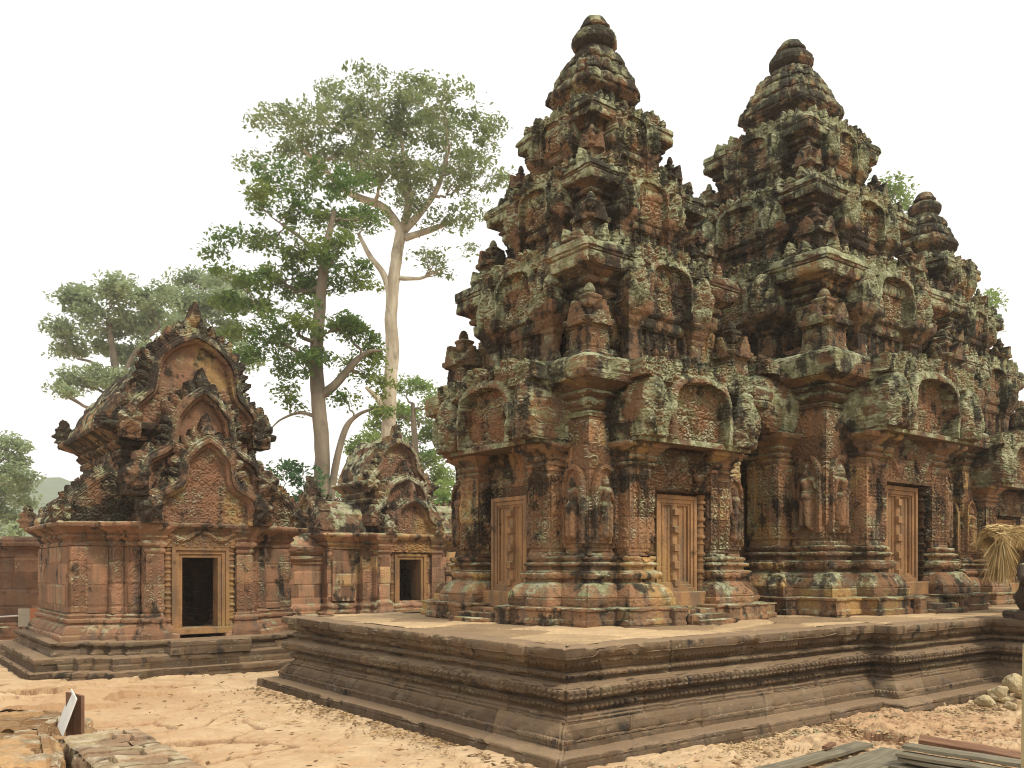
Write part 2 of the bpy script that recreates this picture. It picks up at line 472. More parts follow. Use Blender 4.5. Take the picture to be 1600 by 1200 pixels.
def pediment(mb, W, H, res, curve=ARCH_TOWER, band=.075, leaf=.2, lw=.11, thick=.2, seed=0, inner='busy', proud=.07, naga=(.84, .2, .24), at=(0, 0, 0), apex=1.0, worn=0.0, blk=0.5, part='both'):
    """polylobed arch band round a carved panel, flame leaves outside it, a many-headed naga at each end"""
    cv = crom([(a * W, b * H) for a, b in curve])
    seg = np.concatenate([[0], np.cumsum(np.linalg.norm(np.diff(cv, axis=0), axis=1))]); ST = seg[-1]
    pl = np.concatenate([cv, [(0, -1.0), (cv[0][0], -1.0)]])
    def fn(X, Z):
        ax = np.abs(X)
        d = np.full(X.shape, 9.0); s = np.zeros(X.shape)
        for (px_, pz_), sg in zip(cv, seg):
            dd = np.hypot(ax - px_, Z - pz_); m = dd < d
            d = np.where(m, dd, d); s = np.where(m, sg, s)
        ins = in_poly(ax, Z, pl) | (ax < 1e-6) & (Z < cv[-1][1])
        q = (s - 0.3 * d) / lw
        u = 2 * (q - np.floor(q)) - 1
        rnd = hsh(np.floor(q).astype(int), (X > 0).astype(int), np.zeros(X.shape, int), seed)
        ext = band + leaf * (0.42 + 0.58 * np.clip(1 - np.abs(u) ** 1.7, 0, 1)) * (0.75 + 0.35 * s / ST) * (1 - worn * rnd)
        ap = band + leaf * 2.3 * apex * np.clip(1 - ax / (leaf * 0.62), 0, 1) ** 0.7 * (Z > cv[-1][1])
        ext = np.maximum(ext, ap)

        out = ~ins & (d < ext) & (Z > 0.02 * H)
        M = ins | out | (d < band)
        dn = (d - band) / np.maximum(ext - band, 0.01)
        Hh = np.where(ins, 0.0, 0.012 + proud * 0.55 * np.clip(1 - u * u, 0, 1) * np.clip(1 - dn, 0, 1) ** .4 - 0.012 * (np.abs(u) < .15) + .02 * busy(X, Z, .06, seed + 4))
        if inner == 'busy': pan = 0.045 * busy(X, Z, 0.11, seed) + 0.02 * scrolls(X, Z, 0.12, seed)
        elif inner == 'scroll': pan = 0.035 * scrolls(X, Z, 0.15, seed) + 0.015 * busy(X, Z, 0.05, seed)
        else: pan = np.where(Z < 0.4 * H, 0.05 * busy(X, Z, 0.10, seed), 0.0) + 0.03 * np.exp(-(X / .16) ** 2) * (Z < .55 * H)
        Hh = np.where(ins & (d > band), pan, Hh)
        bd = np.clip(d / band, 0, 1)
        Hh = np.where(d < band, proud * (0.75 + 0.5 * np.sqrt(1 - bd * bd)) - .014 * (np.abs(bd - .55) < .14), Hh)
        # nagas
        if naga:
            xn, zn, rn_ = naga[0] * W, naga[1] * H, naga[2] * W
            dx = ax - xn; dz = Z - zn
            rr = np.hypot(dx, dz * .9); th = np.arctan2(dx, dz)
            lim = rn_ * (0.80 + 0.20 * np.abs(np.cos(th * 2.6)))
            lim = np.where(dz < 0, np.maximum(lim, rn_ * .9), lim)
            nm = ((rr < lim) | ((np.abs(dx) < rn_ * .8) & (Z < zn))) & (Z >= 0)
            nh = proud * (1.25 + .5 * np.sqrt(np.clip(1 - (rr / rn_) ** 2, 0, 1))) + .03 * np.cos(th * 5.2) * np.clip(rr / rn_, 0, 1) + .03 * busy(X, Z, .07, seed + 2)
            M = M | nm
            Hh = np.where(nm, np.maximum(Hh, nh), Hh)
        if part == 'frame': M = M & ~(ins & (d > band * .4) & ~(nm if naga else ins & False))
        if part == 'tympanum': M = ins | (d < band)
        M = M & (Z >= -1e-6)
        Hh = Hh + 0.012 * fbm(X, 0, Z, 7, 3, seed) - .015 * worn * np.clip(vn(X, 0, Z, 4, seed + 8), 0, 1)
        return M, Hh
    zt = H * curve[-1][1] + band + leaf * 2.4
    return relief(mb, -W * 1.12, W * 1.12, 0, zt, res, fn, thick, True, at, blk)

def block_pediment(W, H, res, band, thick, seed, proud, part, topj=.06):
    """a heavy gable block of a tower: arch band, leaf frieze above it, an egg-shaped naga at each end; 'frame' or 'tympanum'"""
    cv = crom([(x * W, z * H) for x, z in ARCH_BLOCK])
    pl = np.concatenate([cv, [(0, -1.0), (cv[0][0], -1.0)]])
    mb = MB()
    def fn(X, Z):
        ax = np.abs(X)
        d = np.full(X.shape, 9.0)
        for px_, pz_ in cv: d = np.minimum(d, np.hypot(ax - px_, Z - pz_))
        ins = in_poly(ax, Z, pl) | (ax < 1e-6) & (Z < cv[-1][1])
        if part == 'tympanum':
            M = (ins | (d < band)) & (Z >= -1e-6)
            s = np.sign(X)
            Hh = .050 * busy(X + .3 * s, Z, .12, seed) + .022 * scrolls(X, Z, .10, seed) + .012 * busy(X, Z, .05, seed + 1)
            Hh += .045 * np.exp(-((X / .10) ** 2 + ((Z - .30 * H) / .20) ** 2)) - .012 * (np.abs(Z - .34 * H) < .012)
            return M, Hh + .008 * fbm(X, 0, Z, 9, 3, seed)
        n = 2 * W / .14; u = ((X / (2 * W) + .5) * round(n)) % 1 * 2 - 1
        idx = np.floor((X / (2 * W) + .5) * round(n)).astype(int)
        rj = hsh(idx, idx * 0, idx * 0, seed)
        top = H * (1.0 - .10 * (ax / W) ** 3) + topj * (rj - .6) - .05 * np.abs(u) ** 2 + .02 * vn(X, Z, 0, 9, seed)
        zlow = np.where(ax < .5 * W, 0, .66 * H + .05 * np.sin(ax / W * 9))
        blockm = (Z < top) & (Z > zlow) & (ax < W * .99)
        exn, ezn = .785 * W, .30 * H
        ru = (ax - exn) / (.225 * W); rv = np.where(Z > ezn, (Z - ezn) / (.40 * H), (Z - ezn) / (.50 * H))
        rr = np.abs(ru) ** 2.3 + np.abs(rv) ** 2.0 + .05 * vn(X, Z, 2, 8, seed)
        egg = (rr < 1) | (np.abs(ru) < .92 - .1 * (Z < .06)) & (Z < ezn) & (Z >= 0)
        side = (ax < .60 * W) & (Z < .75 * H)
        M = ((blockm | side | egg) & ~(ins & (d > band * .35))) & (Z >= -1e-6)
        t = np.clip((Z - .66 * H) / (.34 * H), 0, 1)
        Hh = .30 * proud + .40 * proud * np.clip(1 - u * u, 0, 1) ** .7 + .05 * busy(X, Z, .075, seed + 4) + .022 * busy(X, Z, .035, seed + 5) + .3 * proud * t
        Hh = np.where(Z < .66 * H, .25 * proud + .03 * scrolls(X, Z, .12, seed) + .02 * busy(X, Z, .05, seed), Hh)
        bd = np.clip(d / band, 0, 1)
        Hh = np.where(d < band, np.maximum(Hh, proud * (.85 + .55 * np.sqrt(1 - bd * bd)) + .015 * busy(X, Z, .05, seed)), Hh)
        dome = np.sqrt(np.clip(1 - rr, 0, 1))
        th = np.arctan2(ru, rv + .9)
        Hh = np.where(egg, np.maximum(Hh, proud * (.7 + 1.15 * dome) + .028 * np.cos(th * 9) * dome + .04 * busy(X, Z, .08, seed + 2) + .02 * busy(X, Z, .04, seed + 3)), Hh)
        return M, Hh + .012 * fbm(X, 0, Z, 7, 4, seed)
    if part == 'tympanum':
        return relief(mb, -W * .62, W * .62, 0, H * .9, res, fn, thick * .4, False)
    return relief(mb, -W * 1.04, W * 1.04, 0, H * 1.08, res, fn, thick, False)

def figure(mb, h, res, at=(0, 0, 0), seed=0, niche=True, w=None):
    """a standing devata in low relief, hands folded, long skirt"""
    w = w or h * 0.5
    def cap(X, Z, a, b, ra, rb):
        ax, az = a; bx_, bz = b
        dx, dz = bx_ - ax, bz - az
        t = np.clip(((X - ax) * dx + (Z - az) * dz) / (dx * dx + dz * dz), 0, 1)
        d = np.hypot(X - ax - t * dx, Z - az - t * dz); r = ra + (rb - ra) * t
        return np.sqrt(np.clip(1 - (d / r) ** 2, 0, 1)) * r
    def fn(X, Z):
        u = X / h; v = Z / h
        g = np.zeros_like(u)
        for a, b, ra, rb in (((0, .84), (0, .88), .055, .05), ((0, .93), (0, .985), .04, .012), ((0, .80), (0, .76), .03, .035),
                             ((-.075, .745), (.075, .745), .05, .05), ((0, .70), (0, .56), .08, .055), ((0, .56), (0, .50), .065, .085),
                             ((-.03, .50), (-.045, .10), .075, .07), ((.03, .50), (.045, .10), .075, .07), ((-.11, .74), (-.14, .58), .034, .028),
                             ((-.14, .58), (-.12, .40), .027, .02), ((.11, .74), (.15, .62), .034, .028), ((.15, .62), (.06, .70), .026, .02),
                             ((-.05, .05), (-.09, .03), .035, .03), ((.05, .05), (.09, .03), .035, .03)):
            g = np.maximum(g, cap(u, v, a, b, ra, rb))
        H = g * h * 1.75
        ww = w / h / 2
        if niche:
            ar = np.hypot(u / ww, np.clip(v - .82, 0, 9) / .26)
            H = np.where(g > 0, H, np.where(ar > .88, .034 + .018 * scrolls(X, Z, .07, seed), 0.0))
            M = ar < 1.18
        else:
            M = g > 0
        return M, H + .004 * fbm(X, 0, Z, 14, 2, seed)
    return relief(mb, -w / 2 * 1.15, w / 2 * 1.15, -0.02, h * 1.14, res, fn, 0.03, False, at)

def leaf_finial(mb, h, w, t=.08, seed=0, at=(0, 0, 0)):
    def fn(X, Z):
        v = Z / h; u = np.abs(X) / (w / 2)
        lim = np.where(v < .3, .75 + .25 * v / .3, np.clip((1 - v) / .7, 0, 1) ** .75) * (.9 + .16 * np.cos(v * 22))
        M = (u < lim) & (v >= 0)
        return M, .015 + .05 * np.clip(lim - u, 0, 1) + .03 * busy(X, Z, .06, seed)
    relief(mb, -w / 2 * 1.1, w / 2 * 1.1, 0, h, max(.014, h / 40), fn, t, True, at)

# ------------------------------------------------------------------ materials
class G:
    def __init__(s, name):
        s.m = D.materials.new(name); s.m.use_nodes = True
        s.t = s.m.node_tree
        for n in list(s.t.nodes): s.t.nodes.remove(n)
        s.out = s.t.nodes.new('ShaderNodeOutputMaterial')
    def n(s, typ, ins=None, **pr):
        nd = s.t.nodes.new(typ)
        for k, v in pr.items(): setattr(nd, k, v)
        for k, v in (ins or {}).items():
            if isinstance(v, bpy.types.NodeSocket): s.t.links.new(v, nd.inputs[k])
            else: nd.inputs[k].default_value = v
        return nd
    def mix(s, f, a, b, mode='MIX'):
        c = lambda v: (*v, 1) if isinstance(v, tuple) and len(v) == 3 else v
        return s.n('ShaderNodeMix', {0: f, 6: c(a), 7: c(b)}, data_type='RGBA', blend_type=mode).outputs[2]
    def math(s, op, a, b=0.0, c=None):
        i = {0: a, 1: b}
        if c is not None: i[2] = c
        return s.n('ShaderNodeMath', i, operation=op).outputs[0]
    def mr(s, v, lo, hi, a=0.0, b=1.0, sm=True):
        return s.n('ShaderNodeMapRange', {0: v, 1: lo, 2: hi, 3: a, 4: b}, interpolation_type='SMOOTHSTEP' if sm else 'LINEAR').outputs[0]
    def noise(s, vec, sc, det=4, rough=.55):
        return s.n('ShaderNodeTexNoise', {'Vector': vec, 'Scale': sc, 'Detail': det, 'Roughness': rough}).outputs[0]
    def pos(s):
        return s.n('ShaderNodeNewGeometry').outputs['Position']
    def scale(s, v, t):
        return s.n('ShaderNodeVectorMath', {0: v, 1: t}, operation='MULTIPLY').outputs[0]
    def attr(s, n):
        return s.n('ShaderNodeAttribute', attribute_name=n).outputs['Fac']
    def done(s, col, rough=.9, bump=None, dist=.01, spec=.2, **kw):
        i = {'Base Color': col, 'Roughness': rough, 'Specular IOR Level': spec}
        if bump is not None:
            i['Normal'] = s.n('ShaderNodeBump', {'Height': bump, 'Strength': kw.pop('bs', .6), 'Distance': dist}).outputs[0]
        i.update(kw)
        p = s.n('ShaderNodeBsdfPrincipled', i)
        s.t.links.new(p.outputs[0], s.out.inputs[0])
        return s.m

def stone(name, red, alt, ochre=(.42, .27, .10), och=.0, lich=.5, dark=.5, z0=1.0, z1=9.0, stain=.5, green=(.22, .25, .13), pale=(.46, .46, .32), grey=(.13, .10, .075), bump=.5, up=.16, tint=.35, dust=0.0, fret=.0):
    red = (red[0], red[1] * 1.05, red[2] * .99); alt = (alt[0], alt[1] * 1.05, alt[2] * .99)
    g = G(name)
    P = g.pos()
    geo = g.n('ShaderNodeNewGeometry')
    sp = g.n('ShaderNodeSeparateXYZ', {0: geo.outputs['Normal']})
    nz = sp.outputs[2]
    pz = g.n('ShaderNodeSeparateXYZ', {0: P}).outputs[2]
    zf = g.mr(pz, z0, z1, 0, 1, False)
    n1 = g.noise(P, .8, 4); n2 = g.noise(P, 3.2, 6); n3 = g.noise(P, 11, 8, .65); n5 = g.noise(P, 42, 5, .6)
    st = g.noise(g.scale(P, (1, 1, .13)), 5.5, 6)
    col = g.mix(g.mr(n2, .40, .62), red, alt)
    if och: col = g.mix(g.math('MULTIPLY', g.mr(g.math('ADD', n1, g.math('MULTIPLY', g.attr('blk'), .22)), .66, .74), och), col, ochre)
    lo, hi = 1 - tint, 1 + tint * .8
    col = g.mix(1.0, col, g.n('ShaderNodeCombineColor', {0: g.mr(g.attr('blk'), 0, 1, lo, hi), 1: g.mr(g.attr('blk'), 0, 1, lo * .97, hi), 2: g.mr(g.attr('blk'), 0, 1, lo * .93, hi * .97)}).outputs[0], 'MULTIPLY')
    col = g.mix(g.mr(n5, .3, .75, .25, 0), col, (.05, .032, .022))
    col = g.mix(g.math('MULTIPLY', g.mr(st, .46, .66), stain), col, grey)
    # lichen: grows on tops and on the weathered upper storeys
    lf = g.math('ADD', g.math('ADD', g.math('MULTIPLY', n2, .68), g.math('MULTIPLY', n3, .32)), g.math('MULTIPLY', g.math('SUBTRACT', g.attr('blk'), .5), .07))
    lf = g.math('ADD', lf, g.math('MULTIPLY', nz, up))
    lf = g.math('ADD', lf, g.math('MULTIPLY', zf, .12))
    lcol = g.mix(g.mr(g.noise(P, 6.5, 7, .7), .42, .60), green, pale)
    col = g.mix(g.mr(lf, .66 - .2 * lich, .76 - .2 * lich, 0, .82), col, lcol)
    df = g.math('ADD', g.math('ADD', g.math('MULTIPLY', g.noise(P, 1.9, 9, .62), .6), g.math('MULTIPLY', g.noise(P, 6.3, 8, .65), .4)), g.math('MULTIPLY', st, .35))
    df = g.math('ADD', df, g.math('MULTIPLY', zf, .08))
    col = g.mix(g.mr(df, .83 - .2 * dark, .92 - .2 * dark, 0, .86), col, (.022, .020, .016))
    sps = g.n('ShaderNodeTexVoronoi', {'Vector': P, 'Scale': 13.0}).outputs['Distance']
    col = g.mix(g.math('MULTIPLY', g.mr(sps, .10, .20, 1, 0), g.mr(n2, .48, .6, 0, .75 * lich)), col, (.52, .52, .42))
    if dust: col = g.mix(g.math('MULTIPLY', g.mr(g.math('ADD', nz, g.math('MULTIPLY', n2, .5)), .75, 1.2), dust), col, (.40, .28, .17))
    vr = g.n('ShaderNodeTexVoronoi', {'Vector': P, 'Scale': 27.0}, feature='SMOOTH_F1').outputs['Distance']
    h = g.math('ADD', g.math('ADD', g.math('MULTIPLY', n3, .7), g.math('MULTIPLY', n5, .6)), g.math('MULTIPLY', vr, -fret))
    return g.done(col, .92, h, .02, .12, bs=bump)

M_BODY = stone('sandstone_body', (.275, .148, .086), (.195, .122, .074), och=.65, lich=.34, dark=.72, z0=1, z1=9, stain=.7, tint=.42, fret=1.1, bump=.75)
M_TIER = stone('sandstone_tier', (.205, .112, .067), (.135, .098, .062), och=.3, lich=.54, dark=.80, z0=2, z1=11, stain=.65, tint=.45, green=(.15, .165, .09), pale=(.36, .37, .24), fret=1.1, bump=.85)
M_CORN = stone('sandstone_cornice', (.20, .112, .068), (.135, .098, .062), och=.3, lich=.98, dark=.66, z0=2, z1=11, stain=.6, tint=.45, green=(.185, .205, .11), pale=(.38, .41, .26), fret=1.2, bump=.9)
M_CARVE = stone('sandstone_carving', (.28, .150, .088), (.20, .128, .078), och=.5, lich=.5, dark=.60, z0=2, z1=10, stain=.5, fret=1.2, bump=.8)
M_DOOR = stone('sandstone_door', (.40, .220, .112), (.29, .160, .085), och=.5, lich=.10, dark=.34, stain=.6, z0=2, z1=20, fret=.5, bump=.6)
M_LOW = stone('sandstone_terrace', (.165, .108, .070), (.125, .088, .058), och=.0, lich=.40, dark=.55, z0=0, z1=30, stain=.6, green=(.15, .135, .075), pale=(.27, .235, .145), up=.0, dust=.45, bump=.7, fret=.3)
M_TOP = stone('sandstone_paving', (.50, .345, .215), (.43, .295, .185), och=.0, lich=.0, dark=.16, z0=0, z1=30, stain=.1, up=0.0)
M_LIB = stone('sandstone_library', (.32, .168, .108), (.25, .148, .096), och=.12, lich=.24, dark=.60, z0=1, z1=9, stain=.75, dust=.4, tint=.26, fret=.5, bump=.6)
M_LIBUP = stone('sandstone_library_roof', (.215, .118, .074), (.155, .100, .066), ochre=(.5, .31, .09), och=.25, lich=.34, dark=.98, z0=1, z1=9, stain=.6, fret=.8, bump=.8)
M_TYMP = stone('sandstone_gable_panel', (.30, .158, .102), (.24, .138, .092), ochre=(.55, .38, .14), och=.5, lich=.15, dark=.45, z0=1, z1=9, stain=.4, fret=.5, bump=.6)
M_GATE = stone('sandstone_gate', (.38, .205, .135), (.30, .185, .12), ochre=(.55, .40, .17), och=.4, lich=.26, dark=.5, z0=1, z1=9, stain=.55, tint=.42)
M_GATEUP = stone('sandstone_gate_roof', (.235, .13, .085), (.165, .108, .072), ochre=(.5, .33, .11), och=.3, lich=.55, dark=.72, z0=1, z1=9, stain=.5, fret=.6, bump=.7)
M_LAT = stone('laterite', (.16, .080, .050), (.115, .060, .038), och=.0, lich=.06, dark=.42, z0=0, z1=20, stain=.4, bump=1.0)
M_LATD = stone('dusty_laterite', (.44, .265, .14), (.34, .19, .10), och=.0, lich=.20, dark=.30, z0=-1, z1=20, stain=.2, bump=1.0, pale=(.5, .45, .33), green=(.22, .18, .11))
M_GRAVEL = stone('gravel_stone', (.46, .32, .19), (.36, .23, .13), lich=0, dark=.15, stain=.2, z0=-1, z1=20)
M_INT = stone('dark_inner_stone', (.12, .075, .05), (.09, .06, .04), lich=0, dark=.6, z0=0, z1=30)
M_STAT = stone('statue_stone', (.10, .07, .055), (.07, .055, .045), lich=.1, dark=.4, z0=0, z1=30, bump=.4)

def wood_mat(name, a, b, sc=(1, 14, 14)):
    g = G(name)
    v = g.n('ShaderNodeTexCoord').outputs['Object']
    n = g.noise(g.scale(v, sc), 3.0, 6, .6); n2 = g.noise(v, 4.0, 5)
    col = g.mix(g.mr(n, .35, .65), a, b)
    col = g.mix(g.mr(n2, .5, .75, 0, .5), col, (.09, .08, .065))
    return g.done(col, .85, n, .004, .15)
M_PLANK = wood_mat('weathered_plank', (.15, .13, .09), (.235, .21, .145))
M_PLANKB = wood_mat('brown_plank', (.16, .085, .05), (.24, .135, .08))
M_POST = wood_mat('pale_post', (.40, .34, .19), (.30, .25, .13), (10, 10, 1))
M_SIGNB = wood_mat('sign_back', (.14, .075, .045), (.20, .11, .065), (10, 10, 1))
def plain(name, c, rough=.7):
    g = G(name); P = g.pos()
    return g.done(g.mix(g.mr(g.noise(P, 9, 5), .35, .7, 0, .3), c, tuple(x * .6 for x in c)), rough)
M_WHITE = plain('white_panel', (.74, .74, .68), .5)
M_ROPE = plain('white_rope', (.7, .68, .62))
M_ORANGE = plain('orange_card', (.55, .22, .1))
def straw_mat():
    g = G('straw')
    r = g.n('ShaderNodeNewGeometry').outputs['Random Per Island']
    c = g.mix(r, (.50, .36, .15), (.30, .20, .085))
    c = g.mix(g.mr(r, .85, 1.0), c, (.62, .52, .28))
    return g.done(c, .8)
M_STRAW = straw_mat()

def ground_mat():
    g = G('sandy_ground'); P = g.pos()
    n1 = g.noise(P, .35, 5); n2 = g.noise(P, 2.2, 8, .62); n3 = g.noise(P, 22, 6, .65); n4 = g.noise(P, 90, 3)
    col = g.mix(g.mr(n2, .36, .64), (.495, .35, .205), (.575, .43, .265))
    col = g.mix(g.mr(n1, .46, .62, 0, .6), col, (.41, .25, .135))
    col = g.mix(g.mr(g.noise(P, 5.5, 8, .7), .56, .68, 0, .6), col, (.34, .185, .095))
    col = g.mix(g.mr(n3, .55, .72, 0, .5), col, (.36, .23, .13))
    col = g.mix(g.mr(g.attr('blk'), .25, 1.0, 0, .85), col, (.24, .135, .075))
    h = g.math('ADD', n3, g.math('MULTIPLY', n4, .5))
    return g.done(col, .95, h, .012, .08, bs=.8)
M_GROUND = ground_mat()

def leaf_mat(name, a, b, c, tr=.45):
    g = G(name)
    r = g.n('ShaderNodeNewGeometry').outputs['Random Per Island']
    P = g.pos()
    col = g.mix(r, a, b)
    col = g.mix(g.mr(g.noise(P, .55, 3), .42, .66), col, c)
    d = g.n('ShaderNodeBsdfDiffuse', {0: col}); t = g.n('ShaderNodeBsdfTranslucent', {0: col})
    mx = g.n('ShaderNodeMixShader', {0: tr, 1: d.outputs[0], 2: t.outputs[0]})
    g.t.links.new(mx.outputs[0], g.out.inputs[0])
    return g.m
M_LF_DARK = leaf_mat('dark_leaves', (.06, .11, .035), (.10, .155, .05), (.14, .18, .055))
M_LF_GREY = leaf_mat('grey_green_leaves', (.24, .31, .13), (.32, .38, .18), (.18, .24, .10))
M_LF_PALE = leaf_mat('pale_leaves', (.32, .41, .22), (.41, .49, .29), (.26, .34, .18))
M_LF_BRIGHT = leaf_mat('bright_leaves', (.22, .33, .09), (.31, .41, .13), (.16, .26, .08))
M_LF_BUSH = leaf_mat('bush_leaves', (.09, .17, .08), (.13, .22, .09), (.06, .13, .06))
M_LF_YEL = leaf_mat('yellowing_leaves', (.10, .185, .05), (.16, .26, .07), (.23, .29, .075))
def bark_mat(name, a, b, k=.6):
    g = G(name); P = g.pos()
    n = g.noise(g.scale(P, (1, 1, .25)), 3.0, 7, .6)
    col = g.mix(g.mr(n, .38, .62), a, b)
    col = g.mix(g.mr(g.noise(P, 1.3, 6), .52, .66, 0, k), col, (.10, .085, .06))
    return g.done(col, .9, n, .03, .1)
M_BARKW = bark_mat('white_bark', (.52, .47, .36), (.34, .29, .21), .55)
M_BARKD = bark_mat('grey_bark', (.17, .14, .10), (.24, .20, .145))
M_HILL = plain('hill_forest', (.10, .15, .085), .95)

# ------------------------------------------------------------------ layout of the temple
ROT = math.atan2(.611, .792)
CU, SU = math.cos(ROT), math.sin(ROT)
PCX, PCY = 0.435, 7.1                 # near corner of the terrace slab
def W(u, v, z=0.0):
    return (PCX + CU * u - SU * v, PCY + SU * u + CU * v, z)
TOP = 0.945
STEP_U, AX = 4.55, 8.03

def rotp(x, y, k):
    for _ in range(k): x, y = -y, x
    return x, y

# ------------------------------------------------------------------ ground
def make_ground():
    def axis(segs):
        out = [segs[0][0]]
        for a, b, st in segs:
            k = max(1, int(round((b - a) / st))); out += [a + (b - a) * j / k for j in range(1, k + 1)]
        return np.array(out)
    xs = axis([(-420, -40, 20), (-40, -12, 1.0), (-12, -6.5, .05), (-6.5, 7.5, .026), (7.5, 14, .12), (14, 60, 2), (60, 420, 20)])
    ys = axis([(-120, -5, 20), (-5, 4, .5), (4, 15.5, .03), (15.5, 26, .25), (26, 80, 3), (80, 420, 20)])
    X, Y = np.meshgrid(xs, ys)
    n = vn(X, Y, 0, .6, 4)
    wx = X + .12 * vn(X, Y, 1, 1.6, 5); wy = Y + .12 * vn(X, Y, 2, 1.6, 6)
    c, s = CU, SU
    U = (wx * c + wy * s); V = (-wx * s + wy * c)
    f1, f2, i = wor(U * .8, V * 1.25, 1.5, 3)
    near = sst(Y, 3, 5) * sst(Y, 24, 15) * sst(np.abs(X), 12, 9)
    cr = np.clip(1 - (f2 - f1) / .09, 0, 1) * sst(vn(X, Y, 3, .9, 8), -.5, .2)
    Z = near * ((i - .5) * .075 * sst(n, -.7, .4) - .045 * cr + (.010 + .012 * sst(X, .5, 2.5)) * fbm(X, Y, 0, 1.1, 5, 9) + .004 * fbm(X, Y, 0, 9, 3, 10))
    # rough broken ground in front of the terrace on the right
    rg = near * sst(X, 2.0, 3.6)
    r1 = np.abs(fbm(X, Y, 0, 1.5, 5, 31, .6))
    Z += rg * (.045 * r1 - .018 + .020 * np.abs(vn(X, Y, 0, 6, 77)) + .014 * fbm(X, Y, 0, 17, 2, 79))
    # left: ledge of old laterite paving
    lf = near * sst(X, -4.3, -5.2) * sst(Y, 12.5, 10)
    Z += lf * (.10 * (i > .45) + .05 * fbm(X, Y, 0, 2.5, 4, 33))
    g1, g2, gi = wor(X + .2 * vn(X, Y, 5, 2, 3), Y, 3.1, 41)
    sm = sst(vn(X, Y, 7, .5, 12), -.2, .3) * near
    Z += sm * (.018 * (gi - .5) - .014 * (g2 - g1 < .12)) + near * (.003 + .006 * sst(X, .5, 2.5)) * fbm(X, Y, 0, 14, 3, 19)
    f = np.clip(Z * 0, 0, 1) + cr * .9 * near + sm * .35 * (g2 - g1 < .12) + rg * .28 + .25 * near * np.clip(fbm(X, Y, 0, 1.3, 4, 61), 0, 1) + rg * np.clip(.35 - r1, 0, .35) * 1.2
    # dirt gathers along the foot of the terrace
    mb = MB(); mb.add(np.stack([X, Y, Z - .012], -1), gridF(len(ys), len(xs)), blk=np.clip(f, 0, 1))
    tag(mb.obj('ground', M_GROUND), kind='structure')
make_ground()

def make_hill():
    mb = MB()
    x = np.linspace(-400, 60, 110); t = np.linspace(0, 1, 24)
    Xg, T = np.meshgrid(x, t)
    top = (33 + 7 * np.sin((Xg + 250) / 60.0) + 4 * fbm(Xg, 0, 0, .03, 4, 3)) * sst(Xg, 40, -140)
    top = np.minimum(top, 41)
    Z = top * np.sin(T * 1.57) - 1 + 1.6 * fbm(Xg, T * 60, 0, .12, 4, 2) * T
    mb.add(np.stack([Xg, 290 + 40 * T + 0 * Xg, Z], -1), gridF(24, 110))
    tag(mb.obj('hill', M_HILL), kind='structure')
make_hill()

# ------------------------------------------------------------------ the terrace the towers stand on
PU1, PU2 = 4.76, 7.2
TD = 5.85
PLAT = [(0, 0), (PU1, 0), (PU1, -.28), (PU2, -.28), (PU2, -2.0), (PU2 + .58, -2.0), (PU2 + .58, -.28), (2 * AX - PU2 - .58, -.28), (2 * AX - PU2 - .58, -2.0), (2 * AX - PU2, -2.0), (2 * AX - PU2, -.28), (2 * AX - PU1, -.28),
        (2 * AX - PU1, 0), (2 * AX, 0), (2 * AX, TD), (0, TD)]
def make_terrace():
    root = thing('stone_terrace', 'long low moulded sandstone terrace carrying the three towers, dark carved bands along its sides', 'terrace', W(0, 0), ROT)
    prof = [(.25, -.06), (.25, .055), (.245, .075), (.235, .10), (.07, .112), (.05, .118), (.05, .165, 'petal', .010), (.03, .20), (-.02, .26), (-.06, .30), (-.06, .325), (-.085, .332), (-.085, .35), (-.13, .365),
            (-.13, .385), (-.10, .39, 'bead', .038), (-.10, .45), (-.16, .455), (-.16, .478), (-.06, .485), (-.025, .50, 'bud', .05), (-.025, .60), (-.08, .618), (-.17, .632), (-.17, .655),
            (-.12, .66, 'bead', .034), (-.12, .71), (-.175, .715), (-.15, .74), (-.10, .762, 'petaldn', .012), (-.06, .805), (-.055, .835), (0, .842), (.005, .86), (0, .935), (-.02, .945), (-.30, .946)]
    def coarse(a, b): return max(a[0], b[0]) > 9.0 or min(a[1], b[1]) > 3
    mb = MB()
    sweep(mb, PLAT, prof, .0135, 5, wear=.004, blocks=(.315, .95, .012), coarse=coarse, cres=.08, chip=1.3, sag=.006, hj=False, jw=1.7)
    mb.obj('moulded_side', M_LOW, root)
    mb = MB()
    for x0, x1, y0, y1 in ((.2, 2 * AX - .2, .2, TD - .2), (PU1 + .2, 2 * AX - PU1 - .2, -.10, .2), (PU2 + .2, PU2 + .38, -1.82, -.10), (2 * AX - PU2 - .38, 2 * AX - PU2 - .2, -1.82, -.10)):
        xs = np.linspace(x0, x1, int((x1 - x0) / .04) + 2); ys = np.linspace(y0, y1, int((y1 - y0) / .03) + 2)
        X, Y = np.meshgrid(xs, ys)
        f1, f2, i = wor(X * .9 + .05 * vn(X, Y, 0, 2), Y * 1.2, 1.1, 12)
        Z = TOP - .003 + (i - .5) * .018 - .012 * (f2 - f1 < .05) + .006 * fbm(X, Y, 0, 3, 4, 3)
        mb.add(np.stack([X, Y, Z], -1), gridF(len(ys), len(xs)), blk=i)
    mb.obj('paving', M_TOP, root)
    for i in range(5):
        mb = MB(); sweep(mb, rect(PU2 + .45, 2 * AX - PU2 - .45, -.5 - .30 * (i + 1), -.2), [(0, -.05), (0, .76 - .16 * i), (-.015, .775 - .16 * i), (-.28, .776 - .16 * i)], .04, 70 + i, blocks=(.3, .5, .008))
        mb.obj('stair_step', M_LOW, root)
make_terrace()

